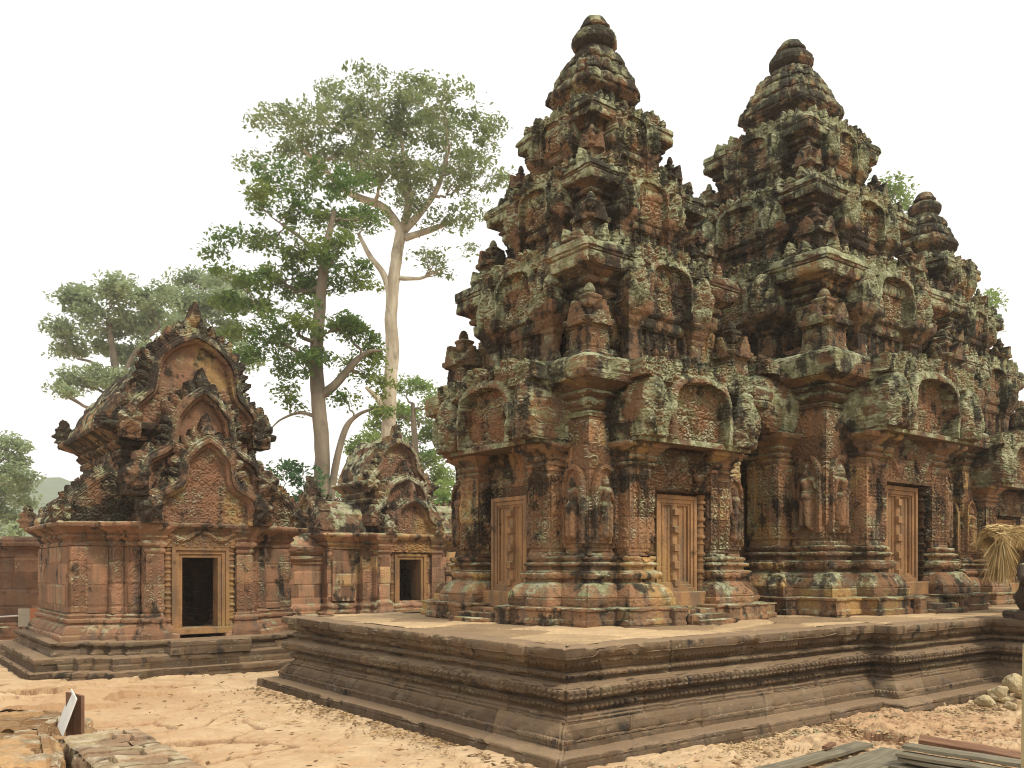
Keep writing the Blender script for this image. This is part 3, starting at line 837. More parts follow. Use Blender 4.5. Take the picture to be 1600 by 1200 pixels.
# ------------------------------------------------------------------ prasat towers
def prasat_plan(a, k, p=.20, gap=True, g=.53, gd=0.0):
    c1, c2, g, r = .97 * k, .92 * k, g * k, .12 * k
    p = p * k
    if gap:
        f = [(-a, -a), (-c1, -a), (-c1, -a + r), (-c2, -a + r), (-c2, -a - p), (-g, -a - p), (-g, -a + gd), (g, -a + gd), (g, -a - p), (c2, -a - p), (c2, -a + r), (c1, -a + r), (c1, -a)]
    else:
        c = .62 * a
        f = [(-a, -a), (-c, -a), (-c, -a - .1 * a), (c, -a - .1 * a), (c, -a)]
    out = []
    for q in range(4): out += [rotp(x, y, q) for x, y in f]
    return out

def square_plan(a, k):
    c, r = .97 * k, .09 * k
    f = [(-a, -a), (-c, -a), (-c, -a + r), (c, -a + r), (c, -a)]
    out = []
    for q in range(4): out += [rotp(x, y, q) for x, y in f]
    return out

def antefix_mesh(mb, h, w, seed=0):
    """a miniature tower that stands on the corner of a storey"""
    a = w / 2
    sw = lambda pr, aa, s: sweep(mb, rect(-aa, aa, -aa, aa), pr, max(.012, h / 60), seed + s, wear=.006, blocks=None, chip=.6)
    sw([(.0, 0), (.0, .07 * h), (-.12 * a, .09 * h), (-.12 * a, .12 * h), (-.2 * a, .13 * h, 'carve', .02), (-.2 * a, .38 * h), (-.05 * a, .42 * h), (.06 * a, .45 * h, 'leaf', .02), (.06 * a, .52 * h), (-.3 * a, .54 * h)], a, 0)
    sw([(0, .53 * h, 'carve', .015), (0, .62 * h), (.14 * a, .66 * h), (.14 * a, .71 * h), (-.25 * a, .73 * h)], a * .66, 1)
    sw([(0, .72 * h), (0, .78 * h), (.1 * a, .81 * h), (.08 * a, .84 * h), (-.2 * a, .87 * h)], a * .44, 2)
    lathe(mb, [(.3 * a, .85 * h), (.36 * a, .89 * h), (.30 * a, .94 * h), (.2 * a, .985 * h), (.02, 1.0 * h)], 14, .02, wear=.006)
    for q in range(4):          # a leaf-shaped gable on each side
        def fn(X, Z):
            u = np.abs(X) / (a * .8); v = (Z - .40 * h) / (.34 * h)
            M = (u < np.clip(1 - v, 0, 1) ** .6) & (v > 0)
            return M, .02 + .03 * (1 - u) + .02 * busy(X, Z, .05, seed + q)
        b2 = MB(); relief(b2, -a, a, .38 * h, .76 * h, max(.014, h / 50), fn, .05)
        V = np.concatenate(b2.V); V[:, 1] -= a * .98
        x, y = rotp(V[:, 0], V[:, 1], q)
        mb.add(np.stack([x, y, V[:, 2]], 1), np.concatenate(b2.F4))

def build_tower(name, label, C, a, zs, tiers, bell, seed, group):
    """zs: base, shaft, flare, slab tops above the terrace; tiers: (half width, z0, z1); bell: (half width, z0, z1, top)"""
    k = a / 1.38
    root = thing(name, label, 'temple tower', (*W(*C)[:2], TOP), ROT, group)
    back = lambda p, q: min(p[0], q[0]) > a * .6 or min(p[1], q[1]) > a * .6     # edges away from the camera
    def ob(mb, nm, mat, par=root, **kw): return mb.obj(nm, mat, par, **kw)
    zb, zsft, zfl, zsl = zs
    plan = prasat_plan(a, k); ps = lambda pr, s: [(o * k, z * s, *r) for o, z, *r in pr]
    kb = zb / .805
    # base
    mb = MB()
    sweep(mb, prasat_plan(a, k, g=.585, gd=.45 * k), ps([(.36, -.03), (.36, .07), (.335, .078), (.335, .165), (.36, .172), (.36, .205), (.21, .21), (.215, .215, 'plain'), (.215, .335, 'scroll', .014), (.19, .37), (.155, .44), (.125, .475), (.09, .482),
        (.055, .49), (.055, .52), (.10, .53, 'petal', .016), (.12, .60), (.10, .625), (.04, .632), (.04, .665), (.085, .675, 'bead', .018), (.085, .72), (.03, .73), (.055, .755, 'petal', .012), (.055, .795), (0.01, .805)], kb),
        .0135, seed, wear=.006, blocks=(.30 * kb, .7, .006), coarse=back)
    ob(mb, 'moulded_base', M_BODY)
    # walls
    mb = MB()
    H = zsft - zb
    sweep(mb, plan, [(.01, zb - .003), (.01, zb + .05), (0, zb + .055, 'scroll', .036), (0, zb + .62 * H), (0, zb + .63 * H, 'carve', .034), (0, zsft - .03), (.01, zsft)], .0125, seed + 1, wear=.005, blocks=(.42, .9, .006), coarse=back)
    ob(mb, 'carved_wall', M_BODY)
    # main cornice
    kf = (zfl - zsft) / .375
    mb = MB()
    z = zsft
    fl = [(.0, 0), (.035, .004), (.035, .035, 'bead', .014), (.035, .07), (.01, .08), (.06, .12, 'petal', .016), (.09, .18), (.06, .20), (.06, .215), (.12, .235, 'bead', .018), (.135, .285), (.11, .30), (.17, .335), (.25, .37)]
    sweep(mb, square_plan(a, k), [(o * k, z + q * kf, *r) for o, q, *r in fl] + [(.29 * k, zfl), (.30 * k, zfl + .012, 'leaf', .035), (.31 * k, zsl - .05), (.25 * k, zsl), (-.30 * k, zsl + .02)], .0145, seed + 2, wear=.008, blocks=(.36, .6, .016), coarse=back, chip=.9)
    ob(mb, 'cornice', M_CORN)
    # storeys
    tier_o = []
    for i, (ai, z0, z1) in enumerate(tiers):
        ki = ai / 1.38; h = z1 - z0
        mb = MB()
        pl = square_plan(ai, ki)
        sweep(mb, pl, [(.14 * ki, z0), (.14 * ki, z0 + .05 * h), (.07 * ki, z0 + .06 * h), (.10 * ki, z0 + .10 * h, 'petal', .012), (.08 * ki, z0 + .15 * h), (0, z0 + .17 * h, 'scroll', .030), (0, z0 + .52 * h),
                       (.04 * ki, z0 + .54 * h), (.05 * ki, z0 + .57 * h, 'bead', .018), (.09 * ki, z0 + .62 * h), (.05 * ki, z0 + .63 * h), (.05 * ki, z0 + .645 * h), (.13 * ki, z0 + .66 * h, 'petal', .016), (.15 * ki, z0 + .70 * h), (.12 * ki, z0 + .715 * h), (.25 * ki, z0 + .757 * h)], .0145, seed + 3 + i, wear=.007, blocks=(.30, .45, .018), coarse=back, cres=.08, chip=.9)
        t = ob(mb, 'storey', M_TIER)
        mb = MB()
        sweep(mb, pl, [(.20 * ki, z0 + .757 * h), (.285 * ki, z0 + .76 * h), (.30 * ki, z0 + .77 * h, 'leaf', .030), (.31 * ki, z0 + .86 * h), (.335 * ki, z0 + .87 * h), (.335 * ki, z0 + .90 * h, 'leaf', .02), (.32 * ki, z0 + .97 * h), (.25 * ki, z0 + .99 * h), (-.35 * ki, z1 + .01)], .0145, seed + 23 + i, wear=.010, blocks=(.50, .42, .020), coarse=back, cres=.08, chip=1.25, hj=False)
        for q in range(4):
            for x in (-.92, -.76, -.60, .60, .76, .92):
                m2 = MB(); leaf_finial(m2, (.17 + .05 * ((int(x * 50) + q + i) % 3)) * (.5 + .5 * ki), .20 * ki + .02, .09, q + i)
                V = np.concatenate(m2.V); xx, yy = rotp(V[:, 0] + x * ai, V[:, 1] - ai - .17 * ki, q)
                mb.add(np.stack([xx, yy, V[:, 2] + z1 - .03], 1), np.concatenate(m2.F4))
        ob(mb, 'ledge', M_CORN, t)
        tier_o.append(t)
        # false niche: two stub pilasters with flaring heads, sill beam, panel
        mb = MB()
        y0 = -ai - .10 * ki
        for sx in (-1, 1):
            cx = sx * .70 * ki
            rc = rect(cx - .13 * ki, cx + .13 * ki, y0 - .14 * ki, y0 + .03)
            sweep(mb, rc, [(.02, z0 + .04 * h), (.02, z0 + .12 * h), (0, z0 + .13 * h), (0, z0 + .30 * h), (.03 * ki, z0 + .32 * h), (.02 * ki, z0 + .35 * h), (.08 * ki, z0 + .39 * h), (.09 * ki, z0 + .42 * h), (.17 * ki, z0 + .47 * h), (.18 * ki, z0 + .56 * h), (.1 * ki, z0 + .57 * h)], .022, seed + 30 + i, wear=.01, blocks=None, chip=1.3)
        sweep(mb, rect(-.66 * ki, .66 * ki, y0 - .05 * ki, y0 + .03), [(0, z0 + .36 * h), (.02, z0 + .38 * h, 'leaf', .02), (.02, z0 + .46 * h), (.08 * ki, z0 + .48 * h), (.08 * ki, z0 + .52 * h), (0, z0 + .53 * h)], .02, seed + 40, wear=.008, blocks=None)
        def niche_fn(X, Z):
            e = np.abs(((X / (.20 * ki)) % 1) - .5)
            return np.abs(X) < 9, .03 * (e < .2) + .04 * busy(X, Z, .07, seed + i) + .03 * (np.abs(X) > .46 * ki)
        relief(mb, -.57 * ki, .57 * ki, z0 + .10 * h, z0 + .37 * h, .016, niche_fn, .10, False, (0, y0 + .03, 0))
        nm = mb.mesh('false_niche', M_TIER)
        mb = MB()
        mb = block_pediment(.92 * ki, .56 * h, .0135, .075 * ki, .34 * ki, seed + 50 + i, .085 * ki, 'frame')
        tm = block_pediment(.92 * ki, .56 * h, .0135, .075 * ki, .34 * ki, seed + 50 + i, .085 * ki, 'tympanum').mesh('tympanum', M_CARVE)
        pm = mb.mesh('pediment', M_CORN)
        for q in range(4):
            o = D.objects.new('false_niche', nm); COL.objects.link(o); o.parent = t; o.rotation_euler = (0, 0, q * math.pi / 2)
            o = D.objects.new('pediment', pm); COL.objects.link(o); o.parent = t
            x, y = rotp(0, y0 - .14 * ki, q); o.location = (x, y, z0 + .50 * h); o.rotation_euler = (0, 0, q * math.pi / 2)
            x, y = rotp(0, y0 - .05 * ki, q)
            o = D.objects.new('tympanum', tm); COL.objects.link(o); o.parent = t; o.location = (x, y, z0 + .50 * h); o.rotation_euler = (0, 0, q * math.pi / 2)
        # corner antefixes stand on the slab below
        aw = .44 * ki + .05
        mb = MB(); antefix_mesh(mb, .62 * h, aw, seed + 60 + i)
        am = mb.mesh('antefix', M_TIER)
        prev = a if i == 0 else tiers[i - 1][0]
        d = ai + .20 * ki
        for q, (sx, sy) in enumerate(((-1, -1), (1, -1), (1, 1), (-1, 1))):
            o = D.objects.new('antefix', am); COL.objects.link(o); o.parent = t; o.location = (sx * d, sy * d, z0 - .01)
    # top storey: a steep bell of leaf courses, then the lotus finial
    ab, z0, z1, ztop, r = bell
    h = z1 - z0
    mb = MB()
    sweep(mb, prasat_plan(ab, ab / 1.38, gap=False), [(.12 * ab, z0), (.12 * ab, z0 + .03 * h), (0, z0 + .05 * h, 'carve', .03), (0, z0 + .27 * h), (.10 * ab, z0 + .31 * h), (.20 * ab, z0 + .345 * h), (.32 * ab, z0 + .37 * h), (.34 * ab, z0 + .42 * h, 'leaf', .04), (.22 * ab, z0 + .56 * h),
           (.12 * ab, z0 + .57 * h), (.14 * ab, z0 + .60 * h, 'leaf', .04), (.0 * ab, z0 + .76 * h), (-.12 * ab, z0 + .77 * h), (-.09 * ab, z0 + .80 * h, 'leaf', .035), (-.22 * ab, z0 + .93 * h), (-.30 * ab, z0 + .95 * h), (-.36 * ab, z1), (-.8 * ab, z1 + .01)],
          .018, seed + 8, wear=.016, blocks=(.24, .4, .012), chip=1.7)
    ob(mb, 'bell_storey', M_TIER)
    hb = ztop - z1
    mb = MB()
    lathe(mb, [(r * .80, z1 - .03), (r * .78, z1 + .05 * hb), (r * .72, z1 + .08 * hb), (r * .86, z1 + .13 * hb), (r * .99, z1 + .24 * hb), (r * 1.0, z1 + .36 * hb), (r * .9, z1 + .48 * hb), (r * .72, z1 + .54 * hb), (r * .56, z1 + .56 * hb), (r * .52, z1 + .62 * hb),
               (r * .64, z1 + .65 * hb), (r * .66, z1 + .71 * hb), (r * .56, z1 + .76 * hb), (r * .50, z1 + .83 * hb), (r * .40, z1 + .92 * hb), (r * .18, z1 + .985 * hb), (.0, ztop)], 72, .014, rib=24, ribamp=.02, wear=.012, seed=seed)
    ob(mb, 'lotus_finial', M_TIER)
    # porches: false door, capitals, pediment, steps, figures
    kd = (zsft - zb) / 1.6
    yd = -a
    zc0, zc1 = zb + .60 * (zsft - zb), zb + .83 * (zsft - zb)       # pilaster heads
    door0, door1 = .36 * kb, zb + .47 * (zsft - zb)
    mb = MB()
    for d, (w, hgt, yy) in enumerate(((.37, 0, -.115), (.325, -.05, -.095), (.29, -.085, -.075))):
        wv = w * k; zt = door1 + (hgt + .0) * kd; zb_ = door0 + (.0 if d == 0 else .04 * d)
        tck = (.05 if d < 2 else .04) * k
        for sx in (-1, 1): box(mb, (sx * (wv - tck / 2), yd + yy * k + .05, (zt + zb_) / 2), (tck / 2, .05, (zt - zb_) / 2))
        box(mb, (0, yd + yy * k + .052, zt - tck / 2), (wv - tck - .001, .05, tck / 2)); box(mb, (0, yd + yy * k + .052, zb_ + tck / 2), (wv - tck - .001, .05, tck / 2))
    def door_fn(X, Z):
        wv = .25 * k; e = np.minimum(np.abs(X), wv - np.abs(X))
        H = np.where(np.abs(X) < .05 * k, .035, 0.0)
        n = 5; zz = (Z - door0) / (door1 - .1 - door0); bz = np.abs((zz * n) % 1 - .5)
        H = np.where((np.abs(X) < .045 * k) & (bz < .2), .075, H)
        H = H + .018 * (np.abs(np.abs(X) - .10 * k) < .012) + .022 * (np.abs(np.abs(X) - .20 * k) < .02 * k)
        return np.abs(X) < 9, H + .002 * fbm(X, 0, Z, 20, 2, 3)
    relief(mb, -.26 * k, .26 * k, door0 + .06, door1 - .09 * kd, .012, door_fn, .05, False, (0, yd - .042 * k, 0))
    box(mb, (0, yd - .04 * k, door0 - .10), (.40 * k, .20 * k, .105))
    fdm = mb.mesh('false_door', M_DOOR)
    mb = MB()
    zc = (door0, door1 + .02)
    L = zc[1] - zc[0]; pr = [(.085 * k, zc[0]), (.085 * k, zc[0] + .06 * L)]
    for j in range(5):
        b0 = zc[0] + L * (.08 + .18 * j); r0 = .062 * k
        pr += [(r0, b0), (r0, b0 + .045 * L), (.078 * k, b0 + .05 * L), (.078 * k, b0 + .065 * L), (r0 * .95, b0 + .07 * L), (r0 * .95, b0 + .10 * L), (.08 * k, b0 + .11 * L), (.086 * k, b0 + .125 * L), (.08 * k, b0 + .14 * L), (r0, b0 + .15 * L)]
    pr += [(.085 * k, zc[0] + .98 * L), (.085 * k, zc[1])]
    lathe(mb, pr, 20, .02, wear=.003)
    clm = mb.mesh('colonnette', M_DOOR)
    mb = MB()
    lh = zc1 - door1 - .03
    def lint(X, Z):
        v = Z / lh; gz = .50 + .22 * np.cos(X / (.55 * k) * math.pi * 2)
        gar = np.clip(1 - np.abs(v - gz) / .13, 0, 1) ** .5
        H = .02 + .05 * gar + .03 * busy(X, Z, .07, seed) + .02 * scrolls(X, Z, .11, seed) + .05 * np.exp(-(X / .1) ** 2 - ((v - .5) / .35) ** 2)
        H = np.where((v > .9) | (v < .06), .045, H)
        return np.abs(X) < 9, H
    relief(mb, -.56 * k, .56 * k, 0, lh, .013, lint, .2 * k, False)
    lm = mb.mesh('lintel', M_CARVE)
    mb = MB()
    for sx in (-1, 1):
        pass
    def capital(sx):
        m = MB(); hh = zc1 - zc0; cx = sx * .725 * k
        rc = rect(cx - .195 * k, cx + .195 * k, -a - .2 * k, -a + .1)
        sweep(m, rc, [(.0, zc0 - .02), (.015, zc0), (.015, zc0 + .09 * hh, 'bead', .012), (.015, zc0 + .18 * hh), (.0, zc0 + .19 * hh), (.05 * k, zc0 + .26 * hh, 'petal', .012), (.055 * k, zc0 + .36 * hh), (.02 * k, zc0 + .39 * hh), (.06 * k, zc0 + .46 * hh, 'petal', .012), (.07 * k, zc0 + .56 * hh),
                        (.05 * k, zc0 + .60 * hh), (.13 * k, zc0 + .78 * hh), (.17 * k, zc0 + .82 * hh), (.18 * k, zc0 + .97 * hh), (.14 * k, zc1), (.0, zc1 + .002)], .016, seed + 70, wear=.006, blocks=None)
        return m.mesh('pilaster_capital', M_BODY)
    cms = [capital(-1), capital(1)]
    mb = MB()
    Hp = (zsl - zc1) * 1.0 + .02
    hpd = zsl - zc1 + .03
    mb = block_pediment(1.06 * k, hpd, .0125, .075 * k, .46 * k, seed + 80, .10 * k, 'frame')
    box(mb, (0, .16 * k, -.014), (1.0 * k, .22 * k, .035))
    tpm = block_pediment(1.06 * k, hpd, .0115, .075 * k, .46 * k, seed + 80, .10 * k, 'tympanum').mesh('tympanum', M_CARVE)
    pmm = mb.mesh('pediment', M_CORN)
    mb = MB()
    for j, (d, hh) in enumerate(((.12, .17), (.26, .115), (.40, .055))):
        sweep(mb, rect(-.36 * k, .36 * k, -a - .40 * k - d, -a - .2 * k), [(0, -.02), (0, hh * kb - .01), (-.01, hh * kb), (-.2, hh * kb + .001)], .03, seed + j, wear=.008, blocks=(.2, .5, .006))
    for sx in (-1, 1):
        sweep(mb, rect(sx * .49 * k - .11, sx * .49 * k + .11, -a - .62 * k, -a - .3 * k), [(.01, -.02), (.01, .05), (0, .06), (0, .15 * kb), (.015, .16 * kb), (.015, .20 * kb), (-.1, .203 * kb)], .025, seed + 4, wear=.007, blocks=None)
    stm = mb.mesh('steps', M_BODY)
    mb = MB(); figure(mb, .50 * (zsft - zb), .0125, seed=seed, w=.30 * k)
    fgm = mb.mesh('figure_relief', M_BODY)
    for q in range(4):
        ang = q * math.pi / 2
        def put(nm, me, x, y, z, par=root):
            o = D.objects.new(nm, me); COL.objects.link(o); o.parent = par
            xx, yy = rotp(x, y, q); o.location = (xx, yy, z); o.rotation_euler = (0, 0, ang); return o
        fd = put('false_door', fdm, 0, 0, 0)
        for sx in (-1, 1): put('colonnette', clm, sx * .455 * k, -a - .07 * k, 0, fd)
        put('lintel', lm, 0, -a - .17 * k, door1 + .03, fd)
        for c in cms: put('pilaster_capital', c, 0, 0, 0)
        pd = put('pediment', pmm, 0, -a - .40 * k, zc1 + .035)
        o = D.objects.new('tympanum', tpm); COL.objects.link(o); o.parent = pd; o.location = (0, .085 * k, 0)
        put('steps', stm, 0, 0, 0)
        for sx in (-1, 1): put('figure_relief', fgm, sx * (a + .97 * k) / 2, -a - .042, zb + .10 * (zsft - zb))
    return root

TW1 = build_tower('temple_tower', 'nearest sandstone tower, standing at the near corner of the terrace', (3.47, 3.35), 1.38,
    (.805, 2.405, 2.78, 3.08), [(1.13, 3.08, 4.55), (.87, 4.55, 5.66), (.63, 5.66, 6.62)], (.36, 6.62, 7.70, 8.24, .31), 11, 'sandstone temple towers on the terrace')
TW2 = build_tower('temple_tower', 'middle sandstone tower of the three, broadest of them, ringed by two other towers', (3.47 + STEP_U, 3.35), 1.80,
    (.98, 2.92, 3.30, 3.66), [(1.50, 3.66, 5.22), (1.17, 5.22, 6.50), (.84, 6.50, 7.72)], (.47, 7.72, 9.02, 9.60, .36), 211, 'sandstone temple towers on the terrace')

def copy_tree(o, parent=None):
    c = o.copy(); COL.objects.link(c)
    if parent is not None: c.parent = parent
    for ch in list(o.children): copy_tree(ch, c)
    return c
TW3 = copy_tree(TW1)
TW3.location = (*W(3.47 + 2 * STEP_U, 3.35)[:2], TOP)
TW3['label'] = 'farthest sandstone tower, half hidden behind the middle tower and above the straw shelter'
# ------------------------------------------------------------------ shrines with stepped gables (library, gate pavilion)
def vault(mb, w, y0, y1, z0, h, res=.04, seed=0, power=2.0, rib=.45, wear=.02, half=0, ruin=0.0):
    """a corbelled roof along y; half=-1 / +1 gives the half vault on one side"""
    xs = np.linspace(-1, 1, int(2.6 * w / res)) if not half else (np.linspace(-1, 0, int(1.4 * w / res)) if half < 0 else np.linspace(0, 1, int(1.4 * w / res)))
    ys = np.linspace(y0, y1, int((y1 - y0) / res) + 2)
    T, Y = np.meshgrid(xs, ys)
    a = np.abs(T)
    Z = z0 + h * (1 - a ** power) ** .85
    X = T * w
    f = (Z - z0) / h
    rows = (f * 5.5) % 1; b = np.floor(f * 5.5)
    cut = np.floor(Y / rib + .5 * (b % 2)); jj = ((Y / rib + .5 * (b % 2)) % 1)
    r = hsh(cut.astype(int), b.astype(int), (T > 0).astype(int), seed)
    d = .05 * (r - .5) - .03 * (jj < .06) - .03 * (rows < .10) + wear * fbm(X, Y, Z, 4, 4, seed)
    d -= ruin * np.clip(r - .45, 0, 1) * sst(f, .4, .8)
    X = X + np.sign(T) * d * a; Z = Z + d * (1 - a * .5)
    V = np.stack([X, Y, Z], -1)
    mb.add(V.reshape(-1, 3), gridF(len(ys), len(xs)), blk=r)
    for k in (0, -1):      # end walls
        e = V[k]; n = len(e); b_ = e.copy(); b_[:, 2] = z0 - .02
        F = [(i, i + n, i + 1 + n, i + 1) for i in range(n - 1)]
        mb.add(np.concatenate([e, b_]), F)

def frame_mesh(w, h0, h1, y, depth=.16, lv=3, tk=.055):
    """nested frames round an open doorway; w = half width of the opening"""
    mb = MB()
    for d in range(lv):
        ww = w + tk * (lv - d); zt = h1 + tk * (lv - d); yy = y - depth + .03 * (lv - 1 - d) * -1 + .03 * (lv - 1)
        yy = y - depth + .03 * d
        for sx in (-1, 1): box(mb, (sx * (ww - tk / 2), yy + .12, (h0 + zt) / 2), (tk / 2 + .001 * d, .12, (zt - h0) / 2))
        box(mb, (0, yy + .1205, zt - tk / 2), (ww - tk + .001, .12, tk / 2 + .001 * d))
    box(mb, (0, y - depth + .14, h0 - .05), (w + tk * lv + .02, .2, .05))
    return mb.mesh('door_frame', M_DOOR)

def mould(k, z0, z1, outw):
    """a flaring cornice between z0 and z1"""
    h = z1 - z0; o = outw
    return [(0, z0), (.10 * o, z0 + .02 * h), (.10 * o, z0 + .12 * h, 'bead', .010), (.10 * o, z0 + .20 * h), (.03 * o, z0 + .23 * h), (.25 * o, z0 + .34 * h, 'petal', .012), (.32 * o, z0 + .45 * h), (.22 * o, z0 + .50 * h), (.45 * o, z0 + .58 * h), (.5 * o, z0 + .64 * h), (.8 * o, z0 + .76 * h),
            (.95 * o, z0 + .80 * h, 'leaf', .014), (o, z0 + .96 * h), (.9 * o, z1), (-.25, z1 + .01)]

def build_library():
    L0 = (-5.26, 14.06)
    root = thing('library_shrine', 'small red sandstone library with three stacked flame-edged gables over an open doorway', 'shrine', (*L0, 0), ROT)
    A, B = 1.74, 2.75
    g, f0, f1, f2 = .55, -.50, -.34, -.17
    loop = [(g, f0), (.82, f0), (.82, f1), (1.02, f1), (1.02, f2), (1.22, f2), (1.22, 0), (A, 0), (A, B), (-A, B), (-A, 0), (-1.22, 0), (-1.22, f2), (-1.02, f2), (-1.02, f1), (-.82, f1), (-.82, f0), (-g, f0),
            (-g, .35), (-1.35, .35), (-1.35, B - .4), (1.35, B - .4), (1.35, .35), (g, .35)]
    out = [(.82, f0), (.82, f1), (1.02, f1), (1.02, f2), (1.22, f2), (1.22, 0), (A, 0), (A, B), (-A, B), (-A, 0), (-1.22, 0), (-1.22, f2), (-1.02, f2), (-1.02, f1), (-.82, f1), (-.82, f0)]
    back = lambda p, q: min(p[1], q[1]) > 1 or min(p[0], q[0]) > 1.5
    inner = lambda p, q: (abs(p[0]) < 1.5 and abs(q[0]) < 1.5 and min(p[1], q[1]) >= .3) or back(p, q)
    mb = MB()
    sweep(mb, out, [(.68, -.08), (.68, .10), (.65, .115), (.60, .12), (.60, .29), (.57, .305), (.36, .31), (.36, .335), (.34, .345), (.30, .40), (.30, .43), (.36, .44), (.36, .50), (.34, .51), (.19, .515)], .022, 301, wear=.009, blocks=(.20, .75, .014), coarse=back, chip=1.3)
    # raised sill in front of the doorway
    sweep(mb, rect(-.62, .62, f0 - .62, f0 + .3), [(.0, .3), (.0, .49), (-.015, .505), (-.3, .507)], .03, 305, wear=.008, blocks=(.2, .6, .008))
    mb.obj('stepped_plinth', M_LOW, root)
    mb = MB()
    sweep(mb, loop, [(.20, .50), (.20, .57), (.18, .585), (.12, .69), (.07, .73), (.05, .735), (.05, .755), (.085, .765, 'petal', .012), (.085, .82), (.04, .83), (.05, .85, 'bead', .010), (.05, .885), (0, .90)], .02, 302, wear=.006, blocks=(.3, .8, .006), coarse=inner)
    sweep(mb, loop, [(0, .898, 'scroll', .020), (0, 1.93)], .018, 303, wear=.005, blocks=(.34, .8, .008), coarse=inner)
    mb.obj('carved_wall', M_LIB, root)
    # plain ashlar panels on the aisle walls (front and side)
    mb = MB()
    for sx in (-1, 1):
        mb = MB()
        sweep(mb, rect(sx * 1.385 - .155, sx * 1.385 + .155, -.035, .06), [(0, .91), (0, 1.92)], .025, 310 + sx, wear=.005, blocks=(.33, 2, .012))
        mb.obj('wall_panel', M_LIB, root); mb = MB()
        sweep(mb, rect(sx * (A + .012) - .03, sx * (A + .012) + .03, .12, B - .12), [(0, .91), (0, 1.92)], .025, 320 + sx, wear=.005, blocks=(.33, .7, .010))
        mb.obj('wall_panel', M_LIB, root)
    mb = MB()
    sweep(mb, out, mould(1, 1.925, 2.30, .24), .02, 304, wear=.007, blocks=(.4, .7, .010), coarse=back)
    mb.obj('aisle_cornice', M_LIB, root)
    # inner ceiling, wall over the door
    mb = MB()
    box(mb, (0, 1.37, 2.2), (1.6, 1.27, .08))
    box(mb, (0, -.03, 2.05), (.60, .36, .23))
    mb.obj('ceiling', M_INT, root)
    # door
    fm = frame_mesh(.28, .66, 1.76, f0 + .06)
    fr = D.objects.new('door_frame', fm); COL.objects.link(fr); fr.parent = root
    mb = MB(); L = 1.36
    pr = [(.08, 0), (.08, .07)]
    for j in range(6):
        b = .09 + j * .205
        pr += [(.058, b), (.058, b + .05), (.074, b + .06), (.074, b + .08), (.056, b + .09), (.056, b + .13), (.076, b + .14), (.082, b + .155), (.076, b + .17), (.058, b + .18)]
    pr += [(.08, L - .03), (.08, L)]
    lathe(mb, pr, 20, .02, wear=.003)
    cm = mb.mesh('colonnette', M_DOOR)
    for sx in (-1, 1):
        o = D.objects.new('colonnette', cm); COL.objects.link(o); o.parent = fr; o.location = (sx * .488, f0 + .0, .55)
    mb = MB()
    def lint(X, Z):
        v = Z / .33; gz = .52 + .2 * np.cos(X / .6 * math.pi * 2)
        H = .02 + .05 * np.clip(1 - np.abs(v - gz) / .14, 0, 1) ** .5 + .03 * busy(X, Z, .07, 5) + .02 * scrolls(X, Z, .11, 5)
        return np.abs(X) < 9, H
    relief(mb, -.60, .60, 0, .33, .013, lint, .25, False)
    o = mb.obj('lintel', M_DOOR, fr, (0, f0 - .06, 1.925))
    # pilasters flanking the door, with heads
    mb = MB()
    for sx in (-1, 1):
        pass
    for sx in (-1, 1):
        mb = MB()
        rc = rect(sx * .70 - .13, sx * .70 + .13, f0 - .10, f0 + .1)
        sweep(mb, rc, [(.12, .51), (.12, .60), (.06, .70), (.05, .74), (.07, .76, 'petal', .01), (.07, .82), (.02, .84), (0, .90, 'scroll', .02), (0, 1.82), (.02, 1.84), (.02, 1.88), (.0, 1.90), (.05, 1.94, 'petal', .01), (.05, 2.0), (.02, 2.02), (.07, 2.07), (.05, 2.09), (.12, 2.17), (.14, 2.19), (.14, 2.27), (.10, 2.28), (0, 2.285)], .016, 330 + sx, wear=.005, blocks=(.45, .9, .005))
        mb.obj('pilaster', M_LIB, root)
    # gables
    def gable(w, h, y, z, seed, **kw):
        ar = (w, h, .0145, kw.pop('curve', ARCH_LOBED), kw.pop('band', .085), kw.pop('leaf', .20), kw.pop('lw', .14), .26, seed, kw.pop('inner', 'temple'), kw.pop('proud', .12), kw.pop('naga', (.88, .13, .17)))
        mb = MB(); pediment(mb, *ar, part='frame', **kw)
        o = mb.obj('gable', M_LIBUP, root, (.05, y, z))
        mb = MB(); pediment(mb, *ar, part='tympanum', **kw)
        mb.obj('tympanum', M_TYMP, o, (0, .06, 0))
        return o
    gable(.98, 1.72, f0 - .22, 2.275, 341, inner='busy', worn=.35, apex=.8)
    gable(1.16, 2.22, f1 - .14, 2.70, 342, worn=.4, apex=.7)
    gable(1.18, 2.15, f2 + .02, 3.60, 343, leaf=.26, worn=.45, curve=ARCH_WIDE, apex=.9)
    # aisle half gables: the outer half of a gable, cut off by the nave wall
    for sx in (-1, 1):
        mb = MB(); pediment(mb, .78, .98, .0145, ARCH_SIDE, .055, .13, .09, .2, 350 + sx, 'busy', .06, (.86, .15, .2))
        mb.obj('aisle_gable', M_LIBUP, root, (sx * 1.22, .02, 2.30))
    # nave
    N = 1.04
    np_ = rect(-N, N, .05, B + .1)
    mb = MB()
    sweep(mb, np_, [(-1.0, 2.32), (0, 2.32), (0, 2.9, 'carve', .02), (0, 3.34)], .03, 361, wear=.008, blocks=(.3, .6, .012), coarse=back)
    mb.obj('nave_wall', M_LIBUP, root)
    mb = MB()
    sweep(mb, np_, mould(1, 3.335, 3.86, .34), .022, 362, wear=.010, blocks=(.4, .6, .014), coarse=back, chip=1.4)
    mb.obj('nave_cornice', M_LIBUP, root)
    mb = MB(); vault(mb, N + .24, .12, B + .2, 3.84, 1.45, .03, 363, 1.7, .42, .03, ruin=.35)
    rf = mb.obj('nave_roof', M_LIBUP, root)
